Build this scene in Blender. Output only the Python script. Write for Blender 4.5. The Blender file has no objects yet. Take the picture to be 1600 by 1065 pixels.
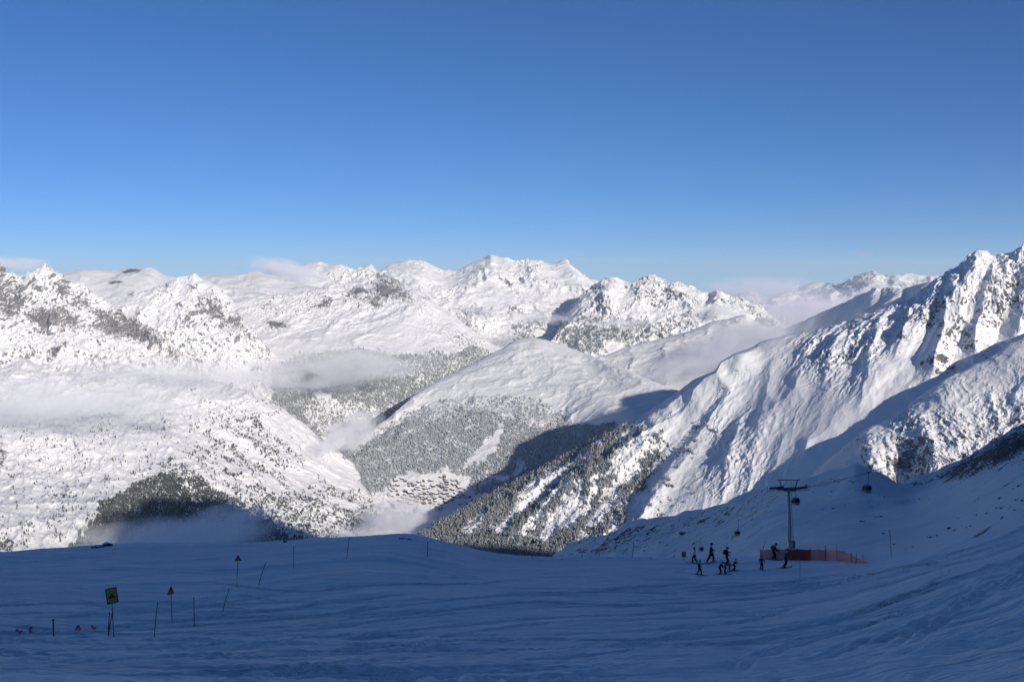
import bpy, bmesh, math, random
import numpy as np
from mathutils import Vector, Matrix, Euler

random.seed(7); rng = np.random.default_rng(11)
C = bpy.context.scene.collection
SC = bpy.context.scene
R = math.radians

# ------------------------------------------------------------------ camera
F_PX, HOR = 1644.0, 445.0                 # focal length in pixels of a 1600 px wide frame, row of the horizon
PITCH = math.atan((532.5 - HOR) / F_PX)
cam = bpy.data.cameras.new('camera'); camo = bpy.data.objects.new('camera', cam); C.objects.link(camo)
cam.sensor_width = 36.0; cam.lens = 36.0 * F_PX / 1600.0
cam.clip_start = 0.5; cam.clip_end = 120000.0
camo.location = (0, 0, 0); camo.rotation_euler = (R(90) - PITCH, 0, 0)
SC.camera = camo
SC.view_settings.view_transform = 'Standard'; SC.view_settings.look = 'None'
SC.view_settings.exposure = 0.0; SC.view_settings.gamma = 1.0

# ------------------------------------------------------------------ light
SUN_AZ, SUN_EL = 145.0, 20.0              # clockwise from the view direction (+Y)
S = Vector((math.cos(R(SUN_EL)) * math.sin(R(SUN_AZ)), math.cos(R(SUN_EL)) * math.cos(R(SUN_AZ)), math.sin(R(SUN_EL))))
W = bpy.data.worlds.new('World'); SC.world = W; W.use_nodes = True
nt = W.node_tree; nt.nodes.clear()
sky = nt.nodes.new('ShaderNodeTexSky'); sky.sky_type = 'NISHITA'; sky.sun_disc = False
sky.sun_elevation = R(SUN_EL); sky.sun_rotation = R(SUN_AZ)
sky.altitude = 3000; sky.air_density = 0.75; sky.dust_density = 0.1; sky.ozone_density = 6.0
bg = nt.nodes.new('ShaderNodeBackground'); bg.inputs['Strength'].default_value = 0.099
wo = nt.nodes.new('ShaderNodeOutputWorld')
tint = nt.nodes.new('ShaderNodeMix'); tint.data_type = 'RGBA'; tint.blend_type = 'MULTIPLY'; tint.inputs[0].default_value = 1
tint.inputs[7].default_value = (.44, .79, .96, 1)      # the cool daylight balance of the picture
nt.links.new(sky.outputs[0], tint.inputs[6]); nt.links.new(tint.outputs[2], bg.inputs['Color']); nt.links.new(bg.outputs[0], wo.inputs['Surface'])
sl = bpy.data.lights.new('sun', 'SUN'); sl.energy = 4.65; sl.angle = R(0.55); sl.color = (1.0, 0.915, 0.81)
so = bpy.data.objects.new('sun', sl); C.objects.link(so)
so.rotation_euler = S.to_track_quat('Z', 'Y').to_euler()

SC.cycles.max_bounces = 6; SC.cycles.diffuse_bounces = 3; SC.cycles.glossy_bounces = 2
SC.cycles.transparent_max_bounces = 12; SC.cycles.volume_bounces = 4
SC.cycles.use_adaptive_sampling = True

# ------------------------------------------------------------------ picking points: pixel of the photograph + distance ahead -> place in the world
_cp, _sp = math.cos(PITCH), math.sin(PITCH)
def at(x, y, Y):
    """x, y: pixel (arrays or numbers) in the 1600x1065 picture; Y: metres ahead of the viewpoint."""
    a = (np.asarray(x, float) - 800.0) / F_PX; b = (532.5 - np.asarray(y, float)) / F_PX
    dy = _cp + b * _sp; dz = -_sp + b * _cp
    k = np.asarray(Y, float) / dy
    return np.stack(np.broadcast_arrays(a * k, np.asarray(Y, float) + 0 * k, dz * k), -1)
def px(P):
    P = np.asarray(P, float); f = P[..., 1] * _cp - P[..., 2] * _sp; u = P[..., 1] * _sp + P[..., 2] * _cp
    return 800 + F_PX * P[..., 0] / f, 532.5 - F_PX * u / f

# ------------------------------------------------------------------ noise
_perm = np.random.default_rng(3).permutation(4096).astype(np.int64)
_ang = np.random.default_rng(5).random(4096) * 2 * math.pi
_gx, _gy = np.cos(_ang), np.sin(_ang)
def pn(x, y, seed=0):
    xi = np.floor(x).astype(np.int64); yi = np.floor(y).astype(np.int64)
    xf = x - xi; yf = y - yi
    u = xf * xf * xf * (xf * (xf * 6 - 15) + 10); v = yf * yf * yf * (yf * (yf * 6 - 15) + 10)
    def g(i, j):
        h = _perm[(_perm[(xi + i + seed * 131) & 4095] + yi + j) & 4095]
        return _gx[h] * (xf - i) + _gy[h] * (yf - j)
    a = g(0, 0); b = g(1, 0); c = g(0, 1); d = g(1, 1)
    return (a + u * (b - a) + v * ((c + u * (d - c)) - (a + u * (b - a)))) * 1.5
def fbm(x, y, o=4, seed=0, gain=.5, lac=2.03):
    s = 0; a = 1; t = 0
    for k in range(o):
        s = s + a * pn(x, y, seed + k); t += a; a *= gain; x = x * lac + 7.3; y = y * lac + 3.1
    return s / t
def ridged(x, y, o=4, seed=0, gain=.5, lac=2.07):
    s = 0; a = 1; t = 0; w = 1
    for k in range(o):
        n = 1 - np.abs(pn(x, y, seed + k)) * 1.6; n = np.clip(n, 0, 1) ** 2
        s = s + a * n * w; t += a; w = np.clip(n * 1.6, 0.25, 1); a *= gain; x = x * lac + 5.7; y = y * lac + 9.2
    return s / t                                  # 0..1, crests at 1
def sst(a, b, x):
    t = np.clip((x - a) / (b - a), 0, 1); return t * t * (3 - 2 * t)
def in_poly(x, y, poly, soft=0):
    """1 inside the polygon"""
    ins = np.zeros(x.shape, bool); n = len(poly)
    for i in range(n):
        x0, y0 = poly[i]; x1, y1 = poly[(i + 1) % n]
        c = ((y0 > y) != (y1 > y)) & (x < (x1 - x0) * (y - y0) / (y1 - y0 + 1e-9) + x0)
        ins ^= c
    return ins
def blob(x, y, cx, cy, rx, ry, ang=0):
    c, s = math.cos(R(ang)), math.sin(R(ang)); dx = x - cx; dy = y - cy
    u = (dx * c + dy * s) / rx; v = (-dx * s + dy * c) / ry
    return np.exp(-(u * u + v * v))

# ------------------------------------------------------------------ object helpers
def tag(o, label=None, cat=None, group=None, kind=None):
    if label: o['label'] = label
    if cat: o['category'] = cat
    if group: o['group'] = group
    if kind: o['kind'] = kind
    return o
def link(o, parent=None):
    C.objects.link(o)
    if parent: o.parent = parent
    return o
def empty(name, loc, rz=0):
    o = bpy.data.objects.new(name, None); o.location = loc; o.rotation_euler = (0, 0, rz); o.empty_display_size = .2
    return link(o)
def np_mesh(name, V, F, mat, parent=None, smooth=True, attrs=None, mats=None, midx=None):
    me = bpy.data.meshes.new(name); V = np.asarray(V, np.float32); F = np.asarray(F, np.int32)
    k = F.shape[1]
    me.vertices.add(len(V)); me.vertices.foreach_set('co', V.ravel())
    me.loops.add(F.size); me.loops.foreach_set('vertex_index', F.ravel())
    me.polygons.add(len(F)); me.polygons.foreach_set('loop_start', np.arange(0, F.size, k, dtype=np.int32))
    me.polygons.foreach_set('loop_total', np.full(len(F), k, np.int32))
    me.polygons.foreach_set('use_smooth', np.full(len(F), smooth))
    for m in (mats or [mat]): me.materials.append(m)
    if midx is not None: me.polygons.foreach_set('material_index', np.asarray(midx, np.int32))
    for n, a in (attrs or {}).items():
        at_ = me.attributes.new(n, 'FLOAT', 'POINT'); at_.data.foreach_set('value', np.asarray(a, np.float32).ravel())
    me.update(calc_edges=True)
    o = bpy.data.objects.new(name, me)
    return link(o, parent)

# ------------------------------------------------------------------ materials
def mat(name):
    m = bpy.data.materials.new(name); m.use_nodes = True; nt = m.node_tree; nt.nodes.clear()
    out = nt.nodes.new('ShaderNodeOutputMaterial'); b = nt.nodes.new('ShaderNodeBsdfPrincipled')
    nt.links.new(b.outputs[0], out.inputs['Surface'])
    return m, nt, b, out
def N(nt, t, **kw):
    n = nt.nodes.new(t)
    for k, v in kw.items():
        if k in n.inputs: n.inputs[k].default_value = v
        else: setattr(n, k, v)
    return n
def noise_tex(nt, vec, scale, detail=4, rough=.55, dist=0):
    n = N(nt, 'ShaderNodeTexNoise'); n.inputs['Scale'].default_value = scale; n.inputs['Detail'].default_value = detail
    n.inputs['Roughness'].default_value = rough; n.inputs['Distortion'].default_value = dist
    nt.links.new(vec, n.inputs['Vector']); return n.outputs['Fac']
def ramp(nt, fac, stops):
    r = N(nt, 'ShaderNodeValToRGB'); el = r.color_ramp.elements
    while len(el) < len(stops): el.new(.5)
    for e, (p, c) in zip(el, stops):
        e.position = p; e.color = (c if len(c) == 4 else (*c, 1)) if not isinstance(c, (int, float)) else (c, c, c, 1)
    nt.links.new(fac, r.inputs[0]); return r.outputs['Color']
def mth(nt, op, a, b=None, c=None, clamp=False):
    n = N(nt, 'ShaderNodeMath', operation=op); n.use_clamp = clamp
    for i, v in enumerate((a, b, c)):
        if v is None: continue
        if isinstance(v, (int, float)): n.inputs[i].default_value = v
        else: nt.links.new(v, n.inputs[i])
    return n.outputs[0]
def mix(nt, fac, a, b):
    n = N(nt, 'ShaderNodeMix', data_type='RGBA')
    for i, v in ((0, fac), (6, a), (7, b)):
        if isinstance(v, (int, float)): n.inputs[i].default_value = v
        elif isinstance(v, tuple): n.inputs[i].default_value = (*v, 1)
        else: nt.links.new(v, n.inputs[i])
    return n.outputs[2]
def stretch(nt, sc):
    tc = N(nt, 'ShaderNodeTexCoord'); mp = N(nt, 'ShaderNodeMapping'); mp.inputs['Scale'].default_value = sc
    nt.links.new(tc.outputs['Object'], mp.inputs['Vector']); return mp.outputs[0]

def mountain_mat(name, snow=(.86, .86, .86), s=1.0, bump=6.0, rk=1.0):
    """snow over rock; the rock shows where the mesh says so ('rock' attribute), broken up by noise of real size"""
    m, nt, b, out = mat(name)
    v = stretch(nt, (1, 1, 1)); vs = stretch(nt, (1, 1, .45))
    at_ = N(nt, 'ShaderNodeAttribute', attribute_name='rock')
    n1 = noise_tex(nt, vs, .035 * s, 7, .72); n2 = noise_tex(nt, vs, .012 * s, 5, .6)
    t = mth(nt, 'ADD', mth(nt, 'MULTIPLY', mth(nt, 'SUBTRACT', n1, .5), 2.6), mth(nt, 'MULTIPLY', mth(nt, 'SUBTRACT', n2, .5), 1.0))
    k = mth(nt, 'MULTIPLY', mth(nt, 'ADD', mth(nt, 'SUBTRACT', at_.outputs['Fac'], .5), mth(nt, 'MULTIPLY', t, .95)), 6.0, clamp=True)
    n3 = noise_tex(nt, v, .05 * s, 5, .7)
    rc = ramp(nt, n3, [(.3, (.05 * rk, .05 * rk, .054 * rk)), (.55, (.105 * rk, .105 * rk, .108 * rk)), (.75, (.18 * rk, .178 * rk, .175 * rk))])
    n4 = noise_tex(nt, v, .004 * s, 4, .6)
    sc = mix(nt, n4, tuple(c * .93 for c in snow), tuple(min(.95, c * 1.04) for c in snow))
    nt.links.new(mix(nt, k, sc, rc), b.inputs['Base Color'])
    b.inputs['Roughness'].default_value = .8; b.inputs['Specular IOR Level'].default_value = .25
    hn = noise_tex(nt, v, .02 * s, 6, .62)
    bp = N(nt, 'ShaderNodeBump'); bp.inputs['Strength'].default_value = 1.0; bp.inputs['Distance'].default_value = bump
    nt.links.new(mth(nt, 'ADD', hn, mth(nt, 'MULTIPLY', k, mth(nt, 'MULTIPLY', n1, 1.6))), bp.inputs['Height'])
    nt.links.new(bp.outputs[0], b.inputs['Normal'])
    return m
def flat_mat(name, col, rough=.6, metal=0, var=.12, scale=3.0, spec=.4):
    m, nt, b, out = mat(name); v = stretch(nt, (1, 1, 1)); n = noise_tex(nt, v, scale, 4, .6)
    nt.links.new(mix(nt, n, tuple(c * (1 - var) for c in col), tuple(min(1, c * (1 + var)) for c in col)), b.inputs['Base Color'])
    b.inputs['Roughness'].default_value = rough; b.inputs['Metallic'].default_value = metal; b.inputs['Specular IOR Level'].default_value = spec
    return m
M_NEARMTN = mountain_mat('snowy_mountain', (.88, .88, .885), 1.6, 1.2, 1.2)
M_MIDMTN = mountain_mat('snowy_mountain_far', (.88, .88, .88), 1.4, 3, 2.1)  # paler rock colour carries distance haze and snow dust, as on the next line
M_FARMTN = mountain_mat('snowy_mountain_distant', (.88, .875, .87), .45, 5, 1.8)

# ------------------------------------------------------------------ lofted terrain
def cr(p0, p1, p2, p3, t, k):
    m1 = (p2 - p0) * k; m2 = (p3 - p1) * k; t2 = t * t; t3 = t2 * t
    return (2*t3 - 3*t2 + 1) * p1 + (t3 - 2*t2 + t) * m1 + (-2*t3 + 3*t2) * p2 + (t3 - t2) * m2
def interp_axis(A, counts, k):
    """A: [n, ...] keys -> sampled along axis 0, counts per interval"""
    out = []; n = len(A); pid = []
    for i in range(n - 1):
        t = np.arange(counts[i]) / counts[i]; t = t.reshape((-1,) + (1,) * (A.ndim - 1))
        out.append(cr(A[max(i-1, 0)], A[i], A[i+1], A[min(i+2, n-1)], t, k)); pid += list(i + np.arange(counts[i]) / counts[i])
    out.append(A[-1:]); pid.append(n - 1.0)
    return np.concatenate(out), np.array(pid)
TERR = {}
def loft(name, rows, nu, nvs, disp=None, rock=None, m=None, kind='structure', ku=.42, kv=.3, cat=None, label=None, skirt=500):
    """rows: front/foot first ... crest ... back; each a list of (x, y, distance)."""
    n = max(len(r) for r in rows)
    G = []
    for r in rows:                                     # resample every row to n keys
        r = np.array(r, float); r[:, 2] = np.log(r[:, 2])
        if len(r) != n:
            p = np.linspace(0, len(r) - 1, n); r = np.stack([np.interp(p, np.arange(len(r)), r[:, c]) for c in range(3)], 1)
        G.append(r)
    G = np.array(G)                                    # [rows, cols, 3]
    seg = np.linalg.norm(np.diff(G[..., :2].mean(0), axis=0), axis=1) + 1
    seg = np.minimum(seg, 330)
    cu = np.maximum(2, np.round(seg / seg.sum() * nu)).astype(int)
    A, _ = interp_axis(G.transpose(1, 0, 2), cu, ku)   # [U, rows, 3]
    B, vid = interp_axis(A.transpose(1, 0, 2), nvs, kv) # [V, U, 3]
    X, Yp = B[..., 0], B[..., 1]
    P = at(X, Yp, np.exp(B[..., 2]))
    d = np.linalg.norm(np.diff(P, axis=1), axis=2).mean(0); s = np.concatenate([[0], np.cumsum(d)])
    e = np.linalg.norm(np.diff(P, axis=0), axis=2); tt = np.concatenate([np.zeros((1, P.shape[1])), np.cumsum(e, 0)])
    s = np.broadcast_to(s, tt.shape); vv = np.broadcast_to(vid[:, None], tt.shape)
    def nrm(P):
        du = np.gradient(P, axis=1); dv = np.gradient(P, axis=0); n = np.cross(du, dv)
        n /= np.linalg.norm(n, axis=2, keepdims=True) + 1e-9
        return n * np.where(n[..., 2:3] < 0, -1, 1)
    if disp is not None:
        h = disp(P, s, tt, vv, X, Yp); P = P + nrm(P) * h[..., None]
    nn = nrm(P)
    rk = np.zeros(tt.shape) if rock is None else rock(P, nn, s, tt, vv, X, Yp)
    if skirt:                                          # carry the foot of the mountain on down below the valley floor
        d0 = P[0] - P[3]; d0 /= np.linalg.norm(d0, axis=1, keepdims=True) + 1e-9
        sk = P[0] + d0 * skirt; sk[:, 2] = np.minimum(sk[:, 2], P[0][:, 2]) - skirt * .7
        P_ = np.concatenate([sk[None], P]); rk_ = np.concatenate([rk[:1] * 0 - .3, rk])
    else: P_, rk_ = P, rk
    V_, U_ = rk_.shape; idx = np.arange(V_ * U_).reshape(V_, U_)
    F = np.stack([idx[:-1, :-1], idx[:-1, 1:], idx[1:, 1:], idx[1:, :-1]], -1).reshape(-1, 4)
    if np.cross(P[0, 1] - P[0, 0], P[1, 0] - P[0, 0])[2] < 0: F = F[:, ::-1]
    o = np_mesh(name, P_.reshape(-1, 3), F, m, attrs={'rock': rk_})
    tag(o, label, cat, kind=kind)
    TERR.setdefault(name, []).append(dict(P=P, n=nn, x=X, y=Yp, v=vv, rock=rk))
    return o
# ================================================================== THE SETTING, far to near
def env(vv, foot, crest, w=.25):      # 0 on the crest row, 1 below it
    return sst(0, w * 2, np.abs(vv - crest)) 

def mtn_disp(L=500, amp=60, crest=2, seed=0, skew=.35, fine=14, cr_keep=.35, rug=1.0, iso=.35):
    """spurs and gullies that follow the fall line, plus broken ground"""
    def f(P, s, t, v, X, Y):
        px_, py_ = P[..., 0], P[..., 1]
        wx = fbm(px_ / (L * 1.1), py_ / (L * 1.1), 4, seed + 20, .6) * .5
        q = s / L + skew * t / L + wx
        g = ridged(q, t / (L * 2.6) + .5 * wx, 4, seed, .55)
        g2 = ridged(q * 2.7 + .9 * wx, t / (L * .9) + wx, 4, seed + 7, .6)
        g3 = ridged(px_ / (L * .8) + wx, py_ / (L * .8), 5, seed + 40, .55)
        e = cr_keep + (1 - cr_keep) * env(v, 0, crest)
        ro = sst(-.15, .45, fbm(px_ / (L * 1.1), py_ / (L * 1.1), 3, seed + 60))     # smooth snowfields between broken ground
        h = amp * ((1 - iso) * (g - .45) + iso * (g3 - .45)) * e + amp * .34 * (g2 - .4) * (.6 + .4 * e) * rug * (.25 + ro)
        h += fine * fbm(px_ / (L * .12), py_ / (L * .12), 5, seed + 33, .6) * rug * (.2 + ro)
        return h
    return f
def rock_from(slope0=.62, slope1=.5, amt=.75, base=-.2, spots=(), seed=0):
    """rock where the ground is steeper than snow can lie (normal z below slope0) and in the named outcrops"""
    def f(P, n, s, t, v, X, Y):
        r = base + amt * (1 - sst(slope1, slope0, n[..., 2]))
        k = fbm(P[..., 0] / 260, P[..., 1] / 260, 4, 50 + seed)
        for (cx, cy, rx, ry, ang, st) in spots: r = r + st * blob(X, Y, cx, cy, rx, ry, ang) * (1 + .9 * k)
        return r
    return f

# farthest peaks, low on the right
loft('distant_peaks', [
    [(1040,480,21000),(1110,478,21000),(1180,478,21000),(1250,480,21000),(1320,480,20500),(1400,480,20000),(1480,480,20000),(1560,480,20000),(1640,480,20000)],
    [(1040,475,26000),(1110,470,26000),(1150,462,26500),(1180,456,26500),(1205,463,26500),(1230,452,26000),(1252,446,26000),(1290,444,25500),(1318,442,24000),(1345,428,23500),(1362,424,23500),(1376,429,23500),(1392,426,23500),(1412,430,23500),(1440,432,23500),(1480,436,23500),(1540,440,23500),(1640,440,23500)],
    [(1040,500,30000),(1180,500,30000),(1290,500,30000),(1400,500,28000),(1640,500,28000)]],
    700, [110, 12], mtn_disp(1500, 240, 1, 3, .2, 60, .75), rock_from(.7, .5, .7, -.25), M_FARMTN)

# long horizon range: left half and the broad snowy summit
loft('far_range', [
    [(250,590,9800),(400,590,9800),(520,570,10200),(640,550,10500),(760,545,10800),(860,550,10800),(960,560,10800),(1060,565,10500)],
    [(300,510,10800),(420,480,11000),(540,470,11300),(650,470,11500),(760,490,11500),(850,490,11700),(950,500,11700),(1060,500,11500)],
    [(330,455,13000),(380,432,13200),(430,428,13300),(470,415,13400),(500,410,13400),(515,413,13400),(535,413,13400),(552,419,13500),(566,417,13500),(580,413,13500),(590,424,13500),(612,412,13600),(640,406,13700),(662,407,13700),(688,419,13700),(712,421,13700),(740,409,13700),(757,402,13700),(766,397,13700),(779,401,13700),(792,404,13700),(806,408,13700),(828,406,13600),(842,408,13600),(862,412,13600),(884,406,13600),(896,417,13500),(914,431,13400),(940,440,13300),(980,447,13300),(1060,460,13000)],
    [(330,540,15500),(500,520,16000),(700,520,16500),(900,520,16000),(1060,540,15500)]],
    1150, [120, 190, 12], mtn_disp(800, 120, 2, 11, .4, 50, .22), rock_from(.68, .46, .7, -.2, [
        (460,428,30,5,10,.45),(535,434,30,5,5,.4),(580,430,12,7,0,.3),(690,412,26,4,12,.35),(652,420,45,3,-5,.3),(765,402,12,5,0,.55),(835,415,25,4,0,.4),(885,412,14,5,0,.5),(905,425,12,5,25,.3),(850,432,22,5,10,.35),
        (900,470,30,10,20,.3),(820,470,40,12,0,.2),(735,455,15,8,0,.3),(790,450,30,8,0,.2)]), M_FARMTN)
# craggy range right of it
loft('far_range', [
    [(820,575,9300),(900,590,9300),(1000,590,9300),(1100,585,9300),(1200,585,9300),(1320,590,9300)],
    [(870,520,10300),(950,515,10300),(1010,515,10400),(1090,512,10400),(1180,530,10300),(1300,550,10000)],
    [(880,500,11400),(915,452,11650),(945,436,11700),(962,431,11700),(985,438,11700),(1000,433,11700),(1015,428,11700),(1030,435,11700),(1044,445,11700),(1058,440,11700),(1080,445,11700),(1098,453,11600),(1112,458,11600),(1122,453,11500),(1140,461,11500),(1165,470,11400),(1182,477,11400),(1196,484,11300),(1215,500,11000),(1250,520,10800),(1320,540,10500)],
    [(890,520,13500),(1100,520,13500),(1320,560,12500)]],
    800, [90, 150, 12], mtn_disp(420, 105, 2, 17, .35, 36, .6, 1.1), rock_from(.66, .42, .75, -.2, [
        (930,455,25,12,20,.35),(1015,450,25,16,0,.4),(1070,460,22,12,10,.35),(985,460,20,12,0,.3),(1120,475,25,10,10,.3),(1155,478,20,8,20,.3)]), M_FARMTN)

# snow mountain behind the left crags
loft('left_snow_mountain', [
    [(20,600,7400),(150,600,7400),(280,600,7400),(400,600,7400),(520,600,7600)],
    [(40,510,8200),(150,500,8200),(280,500,8300),(400,500,8400),(520,500,8400)],
    [(60,440,9400),(105,424,9500),(135,420,9500),(180,421,9600),(215,418,9600),(237,417,9600),(250,425,9600),(262,430,9600),(290,433,9700),(330,429,9800),(370,426,9800),(402,424,9800),(440,432,9800),(480,445,9600),(520,455,9400)],
    [(60,500,11000),(250,500,11500),(520,520,11000)]],
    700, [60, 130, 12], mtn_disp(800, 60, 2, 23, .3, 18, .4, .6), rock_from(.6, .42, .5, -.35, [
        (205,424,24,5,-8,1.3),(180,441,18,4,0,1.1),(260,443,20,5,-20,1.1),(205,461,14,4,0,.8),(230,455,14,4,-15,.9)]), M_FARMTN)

# broad forested mountain in the middle distance, rocky knob near its top
def mid_disp(P, s, t, v, X, Y):
    top = np.clip(blob(X, Y, 600, 455, 75, 32) + blob(X, Y, 520, 465, 50, 25) + blob(X, Y, 430, 480, 60, 35) + .5 * blob(X, Y, 720, 530, 70, 30, 30), 0, 1)
    return mtn_disp(700, 48, 3, 31, -.1, 12, .4, .7, .5)(P, s, t, v, X, Y) + top * mtn_disp(170, 46, 3, 37, -.1, 16, .8, 1.2, .5)(P, s, t, v, X, Y)
loft('middle_mountain', [
    [(330,680,6300),(400,678,6300),(470,682,6250),(540,690,6300),(620,680,6500),(700,665,6800),(790,640,7000),(880,620,7200)],
    [(310,600,7000),(380,585,7000),(450,575,7050),(540,570,7100),(620,565,7200),(700,570,7300),(760,580,7400),(840,585,7600)],
    [(320,520,7800),(390,510,7800),(470,510,7800),(550,505,7850),(640,500,7900),(700,520,7900),(760,545,7900),(820,565,7900)],
    [(350,470,8500),(400,462,8600),(450,458,8700),(490,452,8800),(520,444,8900),(555,447,8900),(575,440,8950),(595,434,9000),(615,434,9000),(630,444,8900),(652,452,8800),(680,474,8700),(705,490,8600),(735,512,8500),(765,535,8350),(790,550,8250),(840,572,8100)],
    [(350,520,10200),(600,520,10500),(840,620,9600)]],
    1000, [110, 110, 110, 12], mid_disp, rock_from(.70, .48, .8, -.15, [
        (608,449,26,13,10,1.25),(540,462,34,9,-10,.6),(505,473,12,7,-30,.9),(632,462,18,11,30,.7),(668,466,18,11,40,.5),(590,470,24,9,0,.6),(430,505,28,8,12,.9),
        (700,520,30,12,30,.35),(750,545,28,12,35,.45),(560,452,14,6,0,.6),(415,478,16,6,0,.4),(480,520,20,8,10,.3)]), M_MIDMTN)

# twin rocky peaks, left
loft('craggy_peak', [
    [(120,640,6000),(200,645,6100),(280,645,6200),(360,640,6300),(440,640,6600),(520,670,7000)],
    [(140,560,6500),(200,560,6600),(270,560,6650),(340,560,6750),(410,580,6850),(490,635,7200)],
    [(150,480,7300),(185,466,7400),(215,458,7450),(245,447,7500),(270,440,7500),(288,434,7500),(303,428,7500),(316,434,7500),(335,440,7450),(350,455,7400),(365,470,7350),(378,492,7300),(395,515,7250),(420,545,7300),(460,590,7500),(520,650,7700)],
    [(150,560,8600),(300,540,9000),(520,660,8200)]],
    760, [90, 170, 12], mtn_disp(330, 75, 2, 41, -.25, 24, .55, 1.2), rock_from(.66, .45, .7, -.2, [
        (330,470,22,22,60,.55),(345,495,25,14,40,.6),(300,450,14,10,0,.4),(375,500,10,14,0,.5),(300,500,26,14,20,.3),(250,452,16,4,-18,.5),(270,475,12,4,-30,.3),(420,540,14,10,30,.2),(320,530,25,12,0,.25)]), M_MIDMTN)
loft('craggy_peak', [
    [(-260,700,4700),(-120,690,4800),(0,680,4900),(90,660,5000),(180,650,5100),(270,645,5300),(370,650,5500)],
    [(-200,580,5300),(-90,575,5400),(0,570,5450),(60,565,5500),(120,560,5550),(180,568,5650),(250,580,5750),(340,605,5800)],
    [(-150,500,5700),(-80,500,5750),(0,500,5800),(60,500,5850),(120,505,5900),(180,525,5950),(240,550,6000),(320,585,5950)],
    [(-220,400,6200),(-130,385,6200),(-50,400,6200),(-15,408,6200),(0,414,6200),(10,425,6200),(20,424,6200),(32,430,6250),(45,428,6250),(58,421,6300),(70,414,6300),(84,424,6300),(95,430,6300),(112,442,6300),(130,440,6300),(145,455,6300),(158,463,6300),(172,472,6300),(188,482,6300),(200,500,6300),(214,497,6300),(228,512,6250),(245,522,6200),(262,540,6200),(285,560,6200),(330,590,6100)],
    [(-220,520,7300),(70,540,7400),(330,680,7000)]],
    900, [110, 120, 170, 12], mtn_disp(300, 85, 3, 47, -.45, 26, .5, 1.3), rock_from(.66, .42, .75, -.2, [
        (15,470,26,42,35,.75),(70,500,18,28,60,.75),(100,450,20,12,40,.6),(150,480,34,12,38,.6),(215,515,34,12,38,.65),(262,520,22,9,45,.7),(120,500,18,8,25,.6),(85,545,9,9,0,.8),(185,500,25,20,0,.4),(0,430,12,18,0,.5)]), M_MIDMTN)

# near side of the valley on the left: benches, wooded knoll, long slope down to the valley floor
def left_disp(P, s, t, v, X, Y):
    h = mtn_disp(520, 34, 9, 61, -.1, 13, 1, 1.2, .8)(P, s, t, v, X, Y)
    c, d = math.cos(R(36)), math.sin(R(36)); al = X * c + Y * d; ac = -X * d + Y * c + 7 * pn(X / 38, Y / 38, 65)
    m_ = sst(180, 330, X) * sst(590, 650, Y)
    up = sst(700, 600, Y) * sst(520, 380, X)
    h = h + m_ * (15 * (ridged(ac / 26, al / 150, 4, 66) - .4) + 5 * (ridged(ac / 9, al / 60, 3, 67) - .4))
    return h + up * 26 * (ridged(X / 75 + Y / 60, Y / 26, 4, 68) - .4) + (1 - m_) * 12 * (ridged(X / 24, Y / 30, 4, 69) - .4)
loft('left_valley_slope', [
    [(-260,940,2900),(-120,930,2950),(0,905,3050),(110,895,3250),(200,888,3450),(300,884,3700),(380,880,3900),(450,872,4050),(520,862,4250),(580,852,4400),(640,848,4500)],
    [(-260,830,3400),(-120,825,3450),(0,815,3500),(110,805,3650),(200,790,3850),(300,800,4050),(370,815,4150),(440,830,4250),(500,828,4400),(560,825,4550),(620,822,4650)],
    [(-260,755,3850),(-120,755,3900),(0,750,4000),(110,745,4150),(200,742,4250),(270,735,4300),(350,765,4380),(420,785,4500),(480,790,4620),(545,800,4720),(605,800,4830)],
    [(-260,680,4300),(-120,680,4350),(0,680,4450),(110,680,4600),(200,675,4700),(290,680,4800),(370,705,4850),(430,730,4900),(490,750,4970),(545,770,5020),(600,785,5060)],
    [(-260,600,4900),(-120,600,4950),(0,600,5050),(120,595,5200),(230,595,5350),(330,600,5450),(400,622,5480),(450,655,5450),(495,690,5420),(530,720,5400),(585,760,5380)],
    [(-260,560,5500),(-120,560,5550),(0,558,5650),(120,560,5800),(230,575,5900),(330,592,5950),(405,615,5850),(455,648,5750),(500,680,5650),(540,710,5600),(590,752,5550)],
    [(-260,620,6500),(0,620,6600),(230,650,6800),(400,690,6600),(500,730,6300),(590,790,6000)]],
    1150, [70, 110, 110, 110, 90, 12], left_disp, rock_from(.75, .5, .7, -.10, [
        (0,710,14,40,0,.55),(60,665,30,10,-20,.35),(110,670,25,12,30,.4),(190,675,12,9,30,.5),(75,690,20,8,0,.3),(255,660,22,9,20,.35),(380,655,35,12,35,.25),(340,700,25,12,20,.2)]), M_MIDMTN)

# snowy spur behind the hill, running right into the cloud
loft('snow_ridge', [
    [(820,680,6900),(920,690,6900),(1020,690,6900),(1120,690,6900),(1230,690,6900)],
    [(850,610,7600),(920,605,7600),(1020,590,7700),(1120,580,7800),(1240,580,7800)],
    [(890,575,8200),(940,557,8500),(965,547,8700),(1000,537,8900),(1040,527,9100),(1080,515,9300),(1115,502,9500),(1140,497,9600),(1158,492,9650),(1170,494,9650),(1185,505,9600),(1240,530,9400)],
    [(890,640,9800),(1060,600,10500),(1240,620,10500)]],
    560, [80, 130, 10], mtn_disp(420, 38, 2, 67, .5, 8, .4, .5), rock_from(.6, .45, .5, -.35), M_MIDMTN)

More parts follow.
